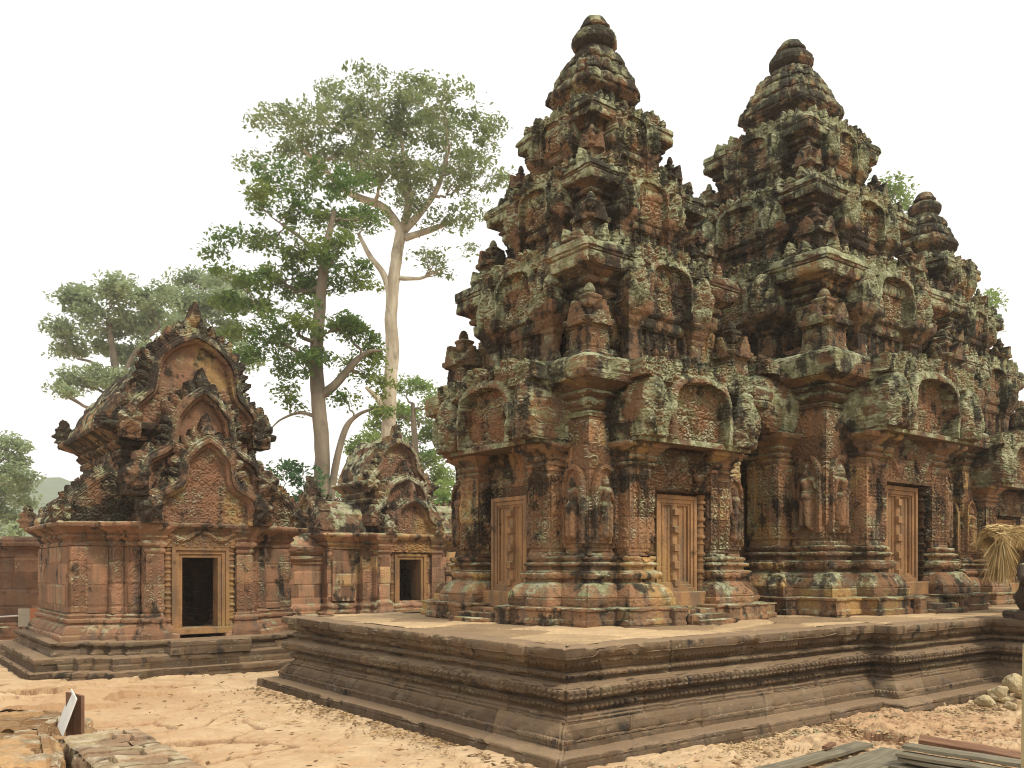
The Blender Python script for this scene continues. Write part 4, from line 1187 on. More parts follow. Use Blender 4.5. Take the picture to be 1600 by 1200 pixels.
    rs = np.random.RandomState(5)
    mb = MB()
    for i in range(9):
        y = .35 + i * .33
        m2 = MB(); leaf_finial(m2, .22 + .14 * rs.rand(), .22, .09, i)
        V = np.concatenate(m2.V); V = np.stack([V[:, 1] * .8, V[:, 0], V[:, 2]], 1) + np.array((rs.uniform(-.03, .03), y, 5.22 - .14 * rs.rand()))
        mb.add(V, np.concatenate(m2.F4))
    mb.obj('ridge_crest', M_LIBUP, rf)
    mb = MB(); pediment(mb, 1.0, 1.35, .03, ARCH_LOBED, .06, .2, .12, .22, 366, 'busy', .07, (.88, .13, .17), worn=.7)
    mb.obj('gable', M_LIBUP, root, (0, B + .2, 3.84), math.pi)
    # aisle roofs
    for sx in (-1, 1):
        mb = MB(); vault(mb, A - N + .2, .12, B - .05, 2.28, .72, .035, 370 + sx, 2.0, .4, .02, half=sx)
        V = mb.V[0]; mb.V = [v + np.array((sx * (N - .0), 0, 0), f32) for v in mb.V]
        ar = mb.obj('aisle_roof', M_LIBUP, root)
        mb = MB()
        for i in range(7):
            m2 = MB(); leaf_finial(m2, .17, .26, .06, i + 20)
            V = np.concatenate(m2.V); mb.add(np.stack([V[:, 1] + sx * (A + .08), V[:, 0] + .35 + i * .36, V[:, 2] + 2.3], 1), np.concatenate(m2.F4))
        mb.obj('eave_crest', M_LIBUP, ar)
    # upturned corner stones
    for (x, y, z, h, w) in ((-A - .18, .0, 2.29, .32, .26), (A + .18, .0, 2.29, .32, .26), (-A - .18, B + .1, 2.29, .42, .34), (-N - .28, B + .25, 3.84, .45, .4), (N + .28, .1, 3.84, .42, .36), (-N - .28, .02, 3.84, .18, .3)):
        mb = MB(); leaf_finial(mb, h, w, .12, int(h * 100))
        mb.obj('corner_antefix', M_LIBUP, root, (x, y, z), -.6 if x < 0 else .6)
build_library()

def build_gate():
    L0 = (-2.60, 20.5)
    zg = .30
    root = thing('gate_pavilion', 'small distant sandstone gate pavilion with dark doorway and eroded pointed roof, beyond the terrace', 'pavilion', (*L0, 0), ROT)
    g, f0, f1 = .50, -.30, -.12
    X1, X2, B = .86, 1.12, 2.6
    loop = [(g, f0), (X1, f0), (X1, f1), (X2, f1), (X2, .1), (2.6, .1), (2.6, B), (-1.9, B), (-1.9, .1), (-X2, .1), (-X2, f1), (-X1, f1), (-X1, f0), (-g, f0), (-g, .45), (-1.0, .45), (-1.0, B - .4), (1.0, B - .4), (1.0, .45), (g, .45)]
    out = loop[1:13]
    back = lambda p, q: min(p[1], q[1]) > .3
    mb = MB()
    sweep(mb, out, [(.30, -.05), (.30, .20), (.24, .22), (.24, .36), (.20, .40), (.12, .48), (.10, .52), (.14, .55), (.14, .60), (.08, .64), (.10, .68, 'petal', .015), (.10, .75), (.03, .78), (0, .82)], .035, 401, wear=.008, blocks=(.3, .7, .01), coarse=back)
    mb.obj('moulded_base', M_GATE, root)
    mb = MB()
    sweep(mb, loop, [(0, .60, 'plain'), (0, .815), (0, .82, 'scroll', .022), (0, 1.98)], .03, 402, wear=.006, blocks=(.31, .55, .010), coarse=back)
    mb.obj('carved_wall', M_GATE, root)
    mb = MB()
    sweep(mb, rect(-1.80, -1.22, .03, .2), [(0, .84), (0, 1.98)], .035, 403, wear=.005, blocks=(.29, .36, .012))
    mb.obj('wall_panel', M_GATE, root); mb = MB()
    sweep(mb, rect(1.25, 2.45, .03, .2), [(0, .84), (0, 1.98)], .035, 404, wear=.005, blocks=(.29, .36, .012))
    mb.obj('wall_panel', M_GATE, root)
    mb = MB()
    sweep(mb, out, mould(1, 1.97, 2.38, .26), .03, 405, wear=.009, blocks=(.4, .7, .012), coarse=back)
    mb.obj('lower_cornice', M_GATE, root)
    mb = MB()
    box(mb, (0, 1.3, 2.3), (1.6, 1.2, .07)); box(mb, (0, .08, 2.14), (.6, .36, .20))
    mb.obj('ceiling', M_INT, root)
    fm = frame_mesh(.29, .62, 1.78, f0 + .08, lv=2, tk=.07)
    fr = D.objects.new('door_frame', fm); COL.objects.link(fr); fr.parent = root
    for sx in (-1, 1):
        mb = MB()
        pr = [(.08, 0)]
        for j in range(5): pr += [(.06, .05 + j * .25), (.06, .12 + j * .25), (.08, .14 + j * .25), (.08, .18 + j * .25), (.06, .2 + j * .25)]
        lathe(mb, pr + [(.08, 1.34)], 14, .04, wear=.003)
        mb.obj('colonnette', M_DOOR, fr, (sx * .46, f0 + .02, .58))
    mb = MB()
    relief(mb, -.62, .62, 0, .36, .025, lambda X, Z: (np.abs(X) < 9, .02 + .05 * busy(X, Z, .1, 3) + .03 * scrolls(X, Z, .16, 3)), .2, False)
    mb.obj('lintel', M_DOOR, fr, (0, f0 - .06, 1.95))
    for sx in (-1, 1):
        mb = MB()
        sweep(mb, rect(sx * .71 - .14, sx * .71 + .14, f0 - .10, f0 + .1), [(.1, .3), (.1, .6), (.05, .7), (.06, .8), (0, .86, 'scroll', .02), (0, 1.9), (.04, 1.95), (.02, 2.0), (.08, 2.1), (.05, 2.12), (.14, 2.25), (.15, 2.36), (0, 2.38)], .03, 410 + sx, wear=.006, blocks=(.4, .9, .006))
        mb.obj('pilaster', M_GATE, root)
    for (w, h, y, z, sd, wn) in ((.74, .98, f0 - .14, 2.36, 421, .5), (.95, 1.42, f1 + .02, 2.55, 422, .6), (.86, 1.55, .22, 3.35, 423, .75)):
        ar = (w, h, .022, ARCH_WIDE, .085, .18, .14, .26, sd, 'busy', .11, (.88, .13, .2))
        mb = MB(); pediment(mb, *ar, worn=wn, part='frame')
        o = mb.obj('gable', M_GATEUP, root, (0, y, z))
        mb = MB(); pediment(mb, *ar, worn=wn, part='tympanum')
        mb.obj('tympanum', M_TYMP, o, (0, .07, 0))
    N = .80
    np_ = rect(-N, N, .3, 1.45)
    mb = MB()
    sweep(mb, np_, [(-.9, 2.36), (0, 2.36), (0, 2.9, 'carve', .03), (0, 3.12)], .04, 431, wear=.012, blocks=(.28, .5, .02), coarse=back, cres=.05)
    mb.obj('nave_wall', M_GATEUP, root)
    mb = MB(); sweep(mb, np_, mould(1, 3.11, 3.62, .26), .03, 432, wear=.014, blocks=(.3, .5, .02), chip=1.7)
    mb.obj('nave_cornice', M_GATEUP, root)
    mb = MB(); vault(mb, N + .12, .35, 1.6, 3.60, 1.15, .04, 433, 2.3, .42, .04, ruin=.3)
    mb.obj('nave_roof', M_GATEUP, root)
    for (x0, x1) in ((-1.95, -.9), (.9, 2.7)):       # wing roofs run across
        mb = MB(); vault(mb, .85, x0, x1, 2.36, .80, .04, 440, 2.2, .5, .015)
        mb.V = [np.stack([v[:, 1], .95 - v[:, 0], v[:, 2]], 1) for v in mb.V]
        rf = mb.obj('wing_roof', M_GATEUP, root)
        mb = MB()
        for i in range(int((x1 - x0) / .2)):
            leaf_finial(mb, .13 + .05 * (i % 3), .16, .08, i, (x0 + .1 + i * .2, .93, 3.12))
        mb.obj('ridge_crest', M_GATEUP, rf)
    mb = MB(); pediment(mb, .95, 1.15, .03, ARCH_SIDE, .08, .2, .14, .22, 450, 'busy', .08, (.86, .15, .2), worn=.5)
    mb.obj('gable', M_GATEUP, root, (-1.98, .95, 2.36), -math.pi / 2)
    # lower wing towards the library
    mb = MB()
    sweep(mb, rect(-3.3, -1.9, .35, 2.0), [(.2, 0), (.2, .5), (.1, .55), (.12, .7), (0, .78), (0, 1.65), (.05, 1.68), (.03, 1.73), (.12, 1.78), (.12, 1.82), (.05, 1.86), (.15, 1.95), (.17, 2.06), (0, 2.08), (-.3, 2.4), (-.7, 2.55)], .035, 460, wear=.007, blocks=(.3, .5, .012))
    mb.obj('low_wing', M_GATE, root)
    mb = MB()
    leaf_finial(mb, .5, .42, .16, 61, (-2.02, .2, 2.34))
    mb.obj('corner_antefix', M_GATEUP, root)
build_gate()

def build_enclosure():
    root = thing('laterite_wall', 'dark red laterite block wall running behind the library at the far left', 'wall', (-12.2, 19.0, 0), ROT - .42)
    mb = MB()
    sweep(mb, rect(-8, 2.9, 0, .6), [(.10, -.1), (.10, .25), (.0, .27), (0, 1.98), (.04, 2.0), (.04, 2.05), (.12, 2.08, 'leaf', .02), (.12, 2.24), (.05, 2.27), (-.25, 2.3)], .035, 501, wear=.012, blocks=(.36, .62, .014), coarse=lambda p, q: min(p[1], q[1]) > .3)
    mb.obj('block_wall', M_LAT, root)
build_enclosure()
# ------------------------------------------------------------------ trees
def at(px, py, Y):
    """the world point seen at photograph pixel (px, py) at distance Y"""
    return np.array(((px - 800) / FOC * Y, Y, EYE + (885 - py) / FOC * Y))

def leaves(mb, C, rs, lo, hi, droop=.25, wide=.5):
    n = len(C)
    d = rs.normal(size=(n, 3)); d[:, 2] = d[:, 2] * .6 - droop; d /= np.linalg.norm(d, axis=1, keepdims=True)
    s = np.cross(d, rs.normal(size=(n, 3)) * .5 + np.array((0, 0, 1.0))); s /= np.linalg.norm(s, axis=1, keepdims=True) + 1e-6
    up = np.cross(s, d)
    l = rs.uniform(lo, hi, (n, 1)); w = l * wide
    V = np.stack([C - d * l / 2, C + s * w / 2 + up * l * .08, C + d * l / 2 - up * l * .1, C - s * w / 2 + up * l * .08], 1)
    mb.add(V.reshape(-1, 3), np.arange(n * 4).reshape(n, 4))

def build_tree(name, label, Y, trunks, blobs, lf, bark, seed, leaf=(.16, .26), dens=1.0, clump=.75, cat='tree', group=None, limb=.035, spread=1.0, wide=.5, nsub=1.0):
    rs = np.random.RandomState(seed)
    k = Y / FOC
    g = trunks[0][0]
    root_p = at(g[0], g[1], Y)
    root = thing(name, label, cat, (root_p[0], root_p[1], 0), 0, group)
    o = np.array((root_p[0], root_p[1], 0))
    tb, cb = MB(), MB()
    nodes = []
    for t in trunks:
        dy = t[0][3] if len(t[0]) > 3 else 0
        P = crom([at(p[0], p[1], Y + (p[3] if len(p) > 3 else 0)) for p in t], 6)
        Rr = np.interp(np.linspace(0, 1, len(P)), np.linspace(0, 1, len(t)), [p[2] * k / 2 for p in t])
        if t is trunks[0]:
            P[0][2] = -.1
            Rr[:4] *= np.array((1.5, 1.25, 1.1, 1.03))
        tube(tb, P - o, Rr, 12, seed, .10)
        nodes += [(p, r) for p, r in zip(P[len(P) // 4:], Rr[len(P) // 4:])]
    NP = np.array([p for p, r in nodes]); NR = np.array([r for p, r in nodes])
    depth = max(b[2] for b in blobs) * k * 1.4 * spread
    allC = []
    for b in blobs:
        c = at(b[0], b[1], Y + rs.uniform(-1, 1) * depth)
        rx, rz = b[2] * k, b[3] * k; ry = rx * rs.uniform(.7, 1.0)
        sp = b[4] if len(b) > 4 else 1.0
        dd = np.linalg.norm(NP - c, axis=1) + 1.2 * np.maximum(0, NP[:, 2] - c[2] + .3 * rx)
        j = int(np.argmin(dd)); st = NP[j]
        mid = st * .45 + c * .55 + np.array((rs.uniform(-.2, .2) * rx, rs.uniform(-.2, .2) * rx, -.10 * np.linalg.norm(c - st)))
        L = crom([st, mid, c], 5)
        r0 = min(NR[j] * .6, .03 + limb * np.linalg.norm(c - st))
        L[1:-1] += rs.normal(size=(len(L) - 2, 3)) * .04 * rx
        tube(tb, L - o, np.linspace(r0, r0 * .35, len(L)), 6, seed, .1)
        NP = np.concatenate([NP, L[4:]]); NR = np.concatenate([NR, np.full(len(L) - 4, r0 * .5)])
        ns = max(5, int(nsub * 17 * (rx * rz) ** .5))
        U = rs.normal(size=(ns, 3)); U /= np.linalg.norm(U, axis=1, keepdims=True); U *= (rs.rand(ns, 1) ** .38)
        S = c + U * np.array((rx, ry, rz))
        for q in S:
            if rs.rand() < .7:
                m = L[rs.randint(len(L) // 2, len(L))]
                tube(tb, np.array([m, (m + q) / 2 + rs.normal(size=3) * .05 * rx, q]) - o, np.array((r0 * .35, r0 * .22, .012)), 4)
            n = int(dens * sp * rs.uniform(.25, 1.5) * 52 * (clump / .75) ** 2)
            a = rs.normal(size=(n, 3)); a /= np.linalg.norm(a, axis=1, keepdims=True); a *= rs.rand(n, 1) ** .45
            sc = clump * rs.uniform(.45, 1.0)
            allC.append(q + a * np.array((sc, sc, sc * .62)) - o)
    leaves(cb, np.concatenate(allC), rs, *leaf, wide=wide)
    tb.obj('trunk', bark, root, smooth=True)
    cb.obj('crown', lf, root)
    return root

build_tree('tall_tree', 'tall tree with a bare white trunk and a wide grey-green crown', 36,
    [[(600, 946, 26), (607, 690, 22), (609, 620, 21), (613, 550, 20), (611, 500, 19), (614, 450, 18), (620, 400, 18), (628, 355, 17)],
     [(628, 362, 15), (600, 325, 13), (560, 308, 11), (525, 285, 9), (500, 255, 6), (475, 235, 4)],
     [(630, 360, 14), (640, 310, 12), (632, 270, 9), (628, 220, 5)],
     [(632, 360, 13), (665, 322, 10), (685, 290, 8), (700, 240, 5)],
     [(632, 372, 12), (670, 360, 9), (710, 345, 5)],
     [(612, 470, 11), (600, 430, 10), (578, 400, 8), (560, 365, 5)],
     [(606, 655, 14), (592, 625, 11), (572, 605, 5)]],
    [(590, 140, 52, 30), (640, 150, 40, 28), (690, 155, 46, 28), (745, 185, 34, 30), (515, 155, 42, 26), (450, 178, 46, 18), (412, 190, 22, 10, .7), (480, 215, 50, 22), (560, 195, 55, 32), (630, 200, 55, 34), (690, 215, 55, 34), (745, 240, 38, 26), (772, 275, 26, 18, .8),
     (590, 255, 45, 24), (545, 225, 50, 30), (610, 225, 50, 28), (500, 185, 44, 26), (555, 170, 44, 26), (620, 175, 44, 26), (665, 190, 44, 28), (480, 250, 30, 16), (560, 275, 40, 20), (630, 250, 40, 24), (695, 250, 40, 26), (640, 300, 34, 18), (660, 270, 50, 28), (720, 290, 40, 24), (440, 235, 34, 18), (400, 255, 26, 12, .7), (520, 250, 40, 20), (700, 345, 38, 22, .8), (740, 330, 28, 18, .7), (650, 320, 30, 16, .7), (690, 420, 18, 20, .5), (668, 400, 20, 16, .5), (735, 395, 16, 14, .4), (575, 345, 26, 14, .7), (775, 210, 14, 18, .5)],
    M_LF_GREY, M_BARKW, 5, (.11, .27), .95, .70)
build_tree('tall_tree', 'dark green leafy tree with a thick grey trunk, left of the white trunk', 29,
    [[(506, 960, 27), (503, 800, 24), (503, 700, 23), (497, 620, 22), (494, 560, 20), (500, 480, 17), (508, 400, 13), (522, 330, 8)],
     [(514, 800, 12), (524, 730, 11), (540, 670, 9), (560, 648, 6), (590, 636, 3)],
     [(500, 620, 15), (525, 600, 13), (550, 570, 11), (575, 550, 7), (598, 548, 3)],
     [(497, 590, 10), (470, 555, 8), (440, 535, 4)],
     [(505, 655, 7), (470, 645, 5), (440, 655, 3), (425, 668, 2)],
     [(508, 420, 10), (480, 380, 7), (440, 350, 4)]],
    [(430, 275, 45, 22), (490, 285, 55, 26), (555, 290, 45, 24), (400, 300, 26, 14, .8), (450, 325, 50, 26), (520, 335, 50, 28), (575, 340, 30, 20, .8), (400, 370, 36, 22), (350, 372, 22, 9, .6), (460, 385, 50, 28), (530, 395, 45, 30), (375, 425, 44, 24), (330, 400, 20, 8, .5), (440, 440, 52, 30), (510, 450, 50, 32), (560, 440, 32, 26),
     (390, 480, 44, 26), (345, 465, 24, 14, .6), (460, 500, 50, 28), (525, 510, 44, 28), (420, 535, 44, 24), (370, 520, 26, 14, .7), (480, 565, 44, 24), (395, 560, 26, 12, .7), (545, 525, 28, 24), (585, 545, 24, 24), (560, 580, 26, 18, .8), (540, 625, 24, 14, .7), (450, 605, 22, 12, .6), (455, 630, 20, 10, .6), (590, 640, 18, 14, .7), (600, 600, 16, 18, .7), (440, 575, 24, 14, .6)],
    M_LF_YEL, M_BARKD, 8, (.10, .25), 1.75, .62)
build_tree('spreading_tree', 'pale spreading tree rising behind the library at the left', 52,
    [[(190, 927, 18), (187, 740, 15), (184, 610, 13), (176, 550, 10), (170, 500, 7)], [(184, 600, 8), (215, 545, 6), (250, 510, 4)], [(184, 610, 7), (150, 570, 5), (120, 560, 3)]],
    [(180, 450, 55, 16), (125, 470, 38, 18), (235, 462, 40, 18), (95, 515, 28, 12, .8), (155, 500, 45, 22), (210, 510, 40, 24), (105, 548, 26, 10, .7), (150, 545, 36, 16), (200, 555, 30, 20), (125, 595, 36, 14, .8), (165, 590, 30, 16), (95, 612, 18, 7, .6), (245, 500, 30, 18), (250, 545, 26, 18), (220, 590, 24, 20)],
    M_LF_PALE, M_BARKD, 12, (.24, .38), .85, .95)
build_tree('spreading_tree', 'faint pale tree between the library gable and the dark green tree', 58,
    [[(330, 922, 16), (328, 700, 13), (322, 560, 10), (318, 480, 6)]],
    [(310, 438, 40, 14), (350, 445, 34, 16), (285, 470, 34, 18), (330, 480, 40, 20), (290, 510, 30, 20), (350, 520, 30, 20), (370, 470, 26, 16), (310, 545, 36, 20), (370, 560, 36, 24)],
    M_LF_PALE, M_BARKD, 13, (.26, .4), .8, 1.0)
build_tree('spreading_tree', 'hazy pale tree at the left edge of the photo', 50,
    [[(-28, 929, 20), (-26, 840, 17), (-22, 760, 13), (-15, 700, 8)]],
    [(-5, 690, 44, 16), (25, 712, 30, 16), (-20, 730, 48, 24), (25, 750, 32, 20), (0, 775, 40, 18), (40, 782, 22, 10, .7), (15, 808, 30, 14), (-35, 800, 40, 26), (50, 745, 14, 7, .5), (35, 825, 20, 10, .7), (-20, 840, 40, 16)],
    M_LF_PALE, M_BARKD, 14, (.22, .36), .75, .9)
build_tree('layered_tree', 'light green tree with flat layered branches behind the gate pavilion', 44,
    [[(655, 935, 16), (652, 780, 13), (648, 690, 10), (645, 630, 6)]],
    [(640, 605, 42, 12), (680, 622, 34, 12), (610, 640, 44, 10), (660, 652, 50, 11), (570, 690, 30, 9), (620, 685, 44, 11), (690, 680, 32, 13), (600, 660, 30, 8, .8), (660, 715, 44, 12), (690, 745, 24, 14), (700, 640, 22, 14), (560, 705, 16, 6, .7), (685, 775, 22, 16)],
    M_LF_BRIGHT, M_BARKD, 15, (.2, .32), 1.0, .8)
build_tree('bush', 'dark green bush over the low wing beside the library', 27,
    [[(452, 965, 8), (452, 850, 7), (450, 780, 4)]], [(440, 735, 34, 18), (475, 742, 32, 20), (425, 765, 24, 20), (460, 775, 40, 22), (490, 775, 26, 18), (450, 805, 40, 22), (415, 790, 20, 20)], M_LF_BUSH, M_BARKD, 16, (.15, .25), 1.1, .5, 'bush')
build_tree('bush', 'small pale bush seen over the pavilion roof between two trunks', 38,
    [[(535, 942, 8), (535, 850, 7), (533, 790, 4)]], [(530, 752, 22, 12), (545, 765, 18, 12), (525, 775, 24, 12), (550, 790, 18, 12)], M_LF_PALE, M_BARKD, 17, (.18, .28), .7, .5, 'bush')
build_tree('bush', 'light green bush between the pavilion roof and the nearest tower', 34,
    [[(692, 949, 8), (690, 850, 7), (690, 790, 4)]], [(688, 760, 22, 16), (700, 785, 20, 18), (680, 790, 18, 14), (692, 815, 24, 16)], M_LF_BRIGHT, M_BARKD, 18, (.18, .28), .9, .5, 'bush')
build_tree('spreading_tree', 'bright green treetop showing beside the middle tower', 42,
    [[(1395, 937, 14), (1395, 600, 11), (1393, 380, 6)]], [(1385, 285, 24, 14), (1405, 300, 20, 16), (1375, 310, 24, 16), (1412, 325, 16, 14, .7), (1390, 345, 30, 22), (1370, 365, 26, 18), (1405, 385, 26, 22)], M_LF_BRIGHT, M_BARKD, 19, (.18, .28), .8, .6)
build_tree('spreading_tree', 'bright green treetop showing at the shoulder of the farthest tower', 46,
    [[(1542, 932, 14), (1541, 700, 11), (1540, 540, 6)]], [(1540, 462, 24, 10), (1555, 475, 16, 9, .8), (1525, 480, 20, 12), (1545, 492, 22, 12), (1540, 520, 26, 16)], M_LF_BRIGHT, M_BARKD, 20, (.18, .28), .8, .6)

# ------------------------------------------------------------------ foreground things
rs = np.random.RandomState(77)

def rock(r, seed, flat=.7, res=14):
    th, ph = np.meshgrid(np.linspace(0, 2 * math.pi, res * 2, endpoint=False), np.linspace(.02, math.pi - .02, res))
    x = np.sin(ph) * np.cos(th); y = np.sin(ph) * np.sin(th); z = np.cos(ph)
    d = 1 + .28 * vn(x, y, z, 1.6, seed) + .14 * vn(x, y, z, 4, seed + 1) + .05 * vn(x, y, z, 10, seed + 2)
    q = np.random.RandomState(seed)
    for _ in range(6):          # chipped facets
        n = q.normal(size=3); n /= np.linalg.norm(n); dp = (x * n[0] + y * n[1] + z * n[2]) * d
        d = np.where(dp > .74, d * .74 / np.maximum(dp, .01), d)
    V = np.stack([x * d, y * d, z * d * flat], -1) * r
    mb = MB(); mb.add(V.reshape(-1, 3), gridF(res, res * 2, True))
    return mb
M_ROCK = stone('pale_rock', (.50, .39, .24), (.58, .47, .32), lich=0, dark=.05, stain=.2, z0=-1, z1=20)
stones = [(1586, 1072, .20, 'largest pale yellowish stone on top of the pile at the right edge'), (1563, 1077, .11, 'upper left whitish stone of the pile by the terrace stair'), (1548, 1084, .10, 'left pinkish stone of the pile by the terrace stair'),
          (1565, 1092, .14, 'tan stone low at the front of the pile at the right edge'), (1540, 1098, .13, 'flat pale stone lying in front left of the pile'), (1603, 1086, .16, 'pale stone on the right of the pile, cut off by the photo edge'), (1578, 1104, .09, 'small stone in front of the pile at the right edge'),
          (1400, 1106, .11, 'lone stone lying at the foot of the projecting terrace corner'), (1472, 1101, .05, 'small whitish stone lying by the foot of the terrace')]
for i, (px, py, r, lab) in enumerate(stones):
    z = .05 if i < 7 else .02
    zz = .20 if i == 0 else (.16 if i == 1 else z)
    Y = (EYE - zz) * FOC / (py - 885)
    if i in (0, 1): Y = 10.2 if i == 0 else 10.0
    p = at(px, py, Y)
    o = rock(r * .8, 900 + i, .75).obj('stone', M_ROCK, None, (p[0], p[1], zz + r * .1), rs.uniform(0, 6))
    tag(o, lab, 'stone', 'loose stones by the terrace')

def plank(label, p0, p1, w, t, mat=M_PLANK, roll=0.0, name='wooden_plank'):
    p0 = np.array(p0, float); p1 = np.array(p1, float); L = np.linalg.norm(p1 - p0)
    n = 24
    xs = np.linspace(-L / 2, L / 2, n)
    sec = np.array([(-w / 2, -t / 2), (w / 2, -t / 2), (w / 2, t / 2), (-w / 2, t / 2)])
    e = .0035
    ring = np.array([(-w / 2 + e, -t / 2), (w / 2 - e, -t / 2), (w / 2, -t / 2 + e), (w / 2, t / 2 - e), (w / 2 - e, t / 2), (-w / 2 + e, t / 2), (-w / 2, t / 2 - e), (-w / 2, -t / 2 + e)])
    V = np.array([[(x, a + .004 * vn(x, a, b, 3, 5), b + .004 * vn(x, a, b, 4, 6)) for a, b in ring] for x in xs])
    mb = MB(); mb.add(V.reshape(-1, 3), gridF(n, 8, True)); mb.add(V[0], F3=[(0, k + 1, k) for k in range(1, 7)]); mb.add(V[-1], F3=[(0, k, k + 1) for k in range(1, 7)])
    o = mb.obj(name, mat)
    d = (p1 - p0) / L
    o.location = (p0 + p1) / 2
    o.rotation_euler = (roll, -math.asin(d[2]), math.atan2(d[1], d[0]))
    return tag(o, label, 'plank', 'planks lying at the lower right')
def gp(px, py, z):
    Y = (EYE - z) * FOC / (py - 885); return np.array(((px - 800) / FOC * Y, Y, z))
plank('long plank slanting up to the right, alone left of the plank stack', gp(1190, 1206, .03), gp(1352, 1163, .05), .15, .035)
plank('short stub of wood lying across the lone plank', gp(1288, 1169, .085), gp(1302, 1162, .10), .05, .03, M_PLANKB)
plank('broad grey-green board lying flat between the lone plank and the stack', gp(1290, 1216, .04), gp(1412, 1174, .05), .36, .02)
plank('brown plank at the back of the stack, tilted down to the right', gp(1436, 1154, .19), gp(1640, 1190, .10), .10, .04, M_PLANKB, .35)
plank('topmost grey plank of the stack at the lower right', gp(1416, 1165, .20), gp(1660, 1203, .20), .16, .03)
plank('second grey plank of the stack, jutting left under the topmost', gp(1406, 1177, .155), gp(1640, 1216, .155), .15, .028)
plank('brown-edged plank low in the stack at the lower right', gp(1412, 1184, .115), gp(1620, 1226, .115), .17, .03, M_PLANK)
plank('lowest plank of the stack, nearest the bottom edge', gp(1404, 1196, .06), gp(1600, 1240, .06), .20, .03)

# sign seen from the side
root = thing('information_sign', 'small white sign panel seen edge-on with its brown backing board, on the sandy ground', 'sign', (*at(118, 1147, 7.3)[:2], 0))
o_ = np.array(root.location)
def plate(c4, t, name, mat):
    c4 = np.array(c4) - o_; n = np.cross(c4[1] - c4[0], c4[3] - c4[0]); n /= np.linalg.norm(n)
    V = np.concatenate([c4, c4 + n * t]); F = [(3, 2, 1, 0), (4, 5, 6, 7)] + [(i, (i + 1) % 4, 4 + (i + 1) % 4, 4 + i) for i in range(4)]
    mb = MB(); mb.add(V, F); return mb.obj(name, mat, root)
plate([at(99, 1150, 7.05), at(121, 1092, 7.05), at(113, 1077, 7.42), at(92, 1135, 7.42)], .012, 'white_panel', M_WHITE)
a0, a1 = at(108, 1150, 7.36), at(132, 1150, 7.24)
plate([(a0[0], a0[1], 0), (a1[0], a1[1], 0), (a1[0], a1[1], .535), (a0[0], a0[1], .55)], .03, 'backing_board', M_SIGNB)

# pale stake at the right edge, close to the camera
p = at(1617, 1000, 3.0)
mb = MB(); tube(mb, [(0, 0, -.1), (.0, 0, .7), (.004, 0, 1.34), (.012, 0, 1.385), (.03, 0, 1.42)], [.046, .045, .043, .034, .008], 14, 3, .06)
tag(mb.obj('wooden_stake', M_POST, None, (p[0], p[1], 0), smooth=True), 'pale sharpened wooden stake at the right edge, close to the camera', 'stake')

# barrier rope and a patched card, far left
a0, a1 = at(-90, 962, 15.6), at(72, 957.5, 16.4)
root = thing('barrier_rope', 'thin white barrier rope stretched in front of the laterite wall', 'rope', (a0[0], a0[1], 0))
M_CARD = plain('dusty_card', (.46, .40, .30))
mb = MB(); tt = np.linspace(0, 1, 30)[:, None]; tube(mb, (a1 - a0) * tt + np.array((0, 0, a0[2])) * 1 + np.array((0, 0, 1)) * (-.05 * np.sin(tt * math.pi)), .014, 6)
mb.obj('rope', M_ROPE, root)
for nm, t in (('post', 0.0), ('post', 1.0)):
    q = (a1 - a0) * t
    mb = MB(); tube(mb, [(q[0], q[1], -.05), (q[0], q[1], a0[2] + .06)], .02, 8); mb.obj(nm, M_SIGNB, root)
c = at(47, 978, 16.2)
root = thing('small_board', 'small white and orange board propped by the rope near the library', 'board', (c[0], c[1], 0), .3)
for i, (x, m, nm) in enumerate(((-.10, M_CARD, 'white_half'), (.10, M_ORANGE, 'orange_half'))):
    mb = MB(); box(mb, (x, 0, .66), (.098, .012, .17)); mb.obj(nm, m, root)
for x in (-.16, .16):
    mb = MB(); box(mb, (x, .03, .25), (.018, .018, .27)); mb.obj('leg', M_SIGNB, root)

# low ruined laterite wall, bottom left
def slabs(mb, nx, lx, ly, z0, z1, rs, dx=.14):
    y = 0
    while y > -ly:
        d = dx * rs.uniform(.6, 1.5); x = 0; 
        while x < lx - .02:
            w = min(lx - x, lx * rs.uniform(.35, 1.0))
            if lx - x - w < .12: w = lx - x
            h = (z1 - z0) / 2 + rs.uniform(-.014, .014)
            box(mb, (x + w / 2 + rs.uniform(-.008, .008), y - d / 2, z0 + h), (w / 2 - .004, d / 2 - .004, h), rs.uniform(-.03, .03), (rs.uniform(-.03, .03), rs.uniform(-.03, .03)), .010, rs, rs.rand())
            x += w
        y -= d
def roughen(mb, amp, sc, seed, sub=True):
    for i in range(len(mb.V)):
        v = mb.V[i]; mb.V[i] = v + np.stack([amp * vn(v[:, 0], v[:, 1], v[:, 2], sc, seed + k) for k in range(3)], 1)
M_LATG = stone('weathered_laterite', (.33, .21, .14), (.42, .32, .20), och=.0, lich=.2, dark=.40, z0=-1, z1=20, stain=.45, bump=1.1, pale=(.55, .50, .36), green=(.30, .26, .16), grey=(.11, .09, .08), tint=.45, dust=.35)
root = thing('ruined_wall', 'low ruined laterite wall of thin slabs at the bottom left corner', 'wall', (-3.60, 6.82, 0), ROT)
mb = MB()
sweep(mb, rect(0, .60, -2.4, 0), [(.02, -.05, 'plain'), (.015, .12), (0, .24), (-.03, .262), (-.2, .265)], .016, 601, wear=.022, blocks=(.13, .32, .016), chip=1.6)
mb.obj('core', M_LATG, root)
mb = MB()
xs = np.linspace(.01, .59, 60); ys = np.linspace(-2.38, -.01, 220)
X, Y = np.meshgrid(xs, ys)
row = np.floor((Y + .03 * vn(X, Y, 0, 3, 4)) / .15); fr = (Y + .03 * vn(X, Y, 0, 3, 4)) / .15 - row
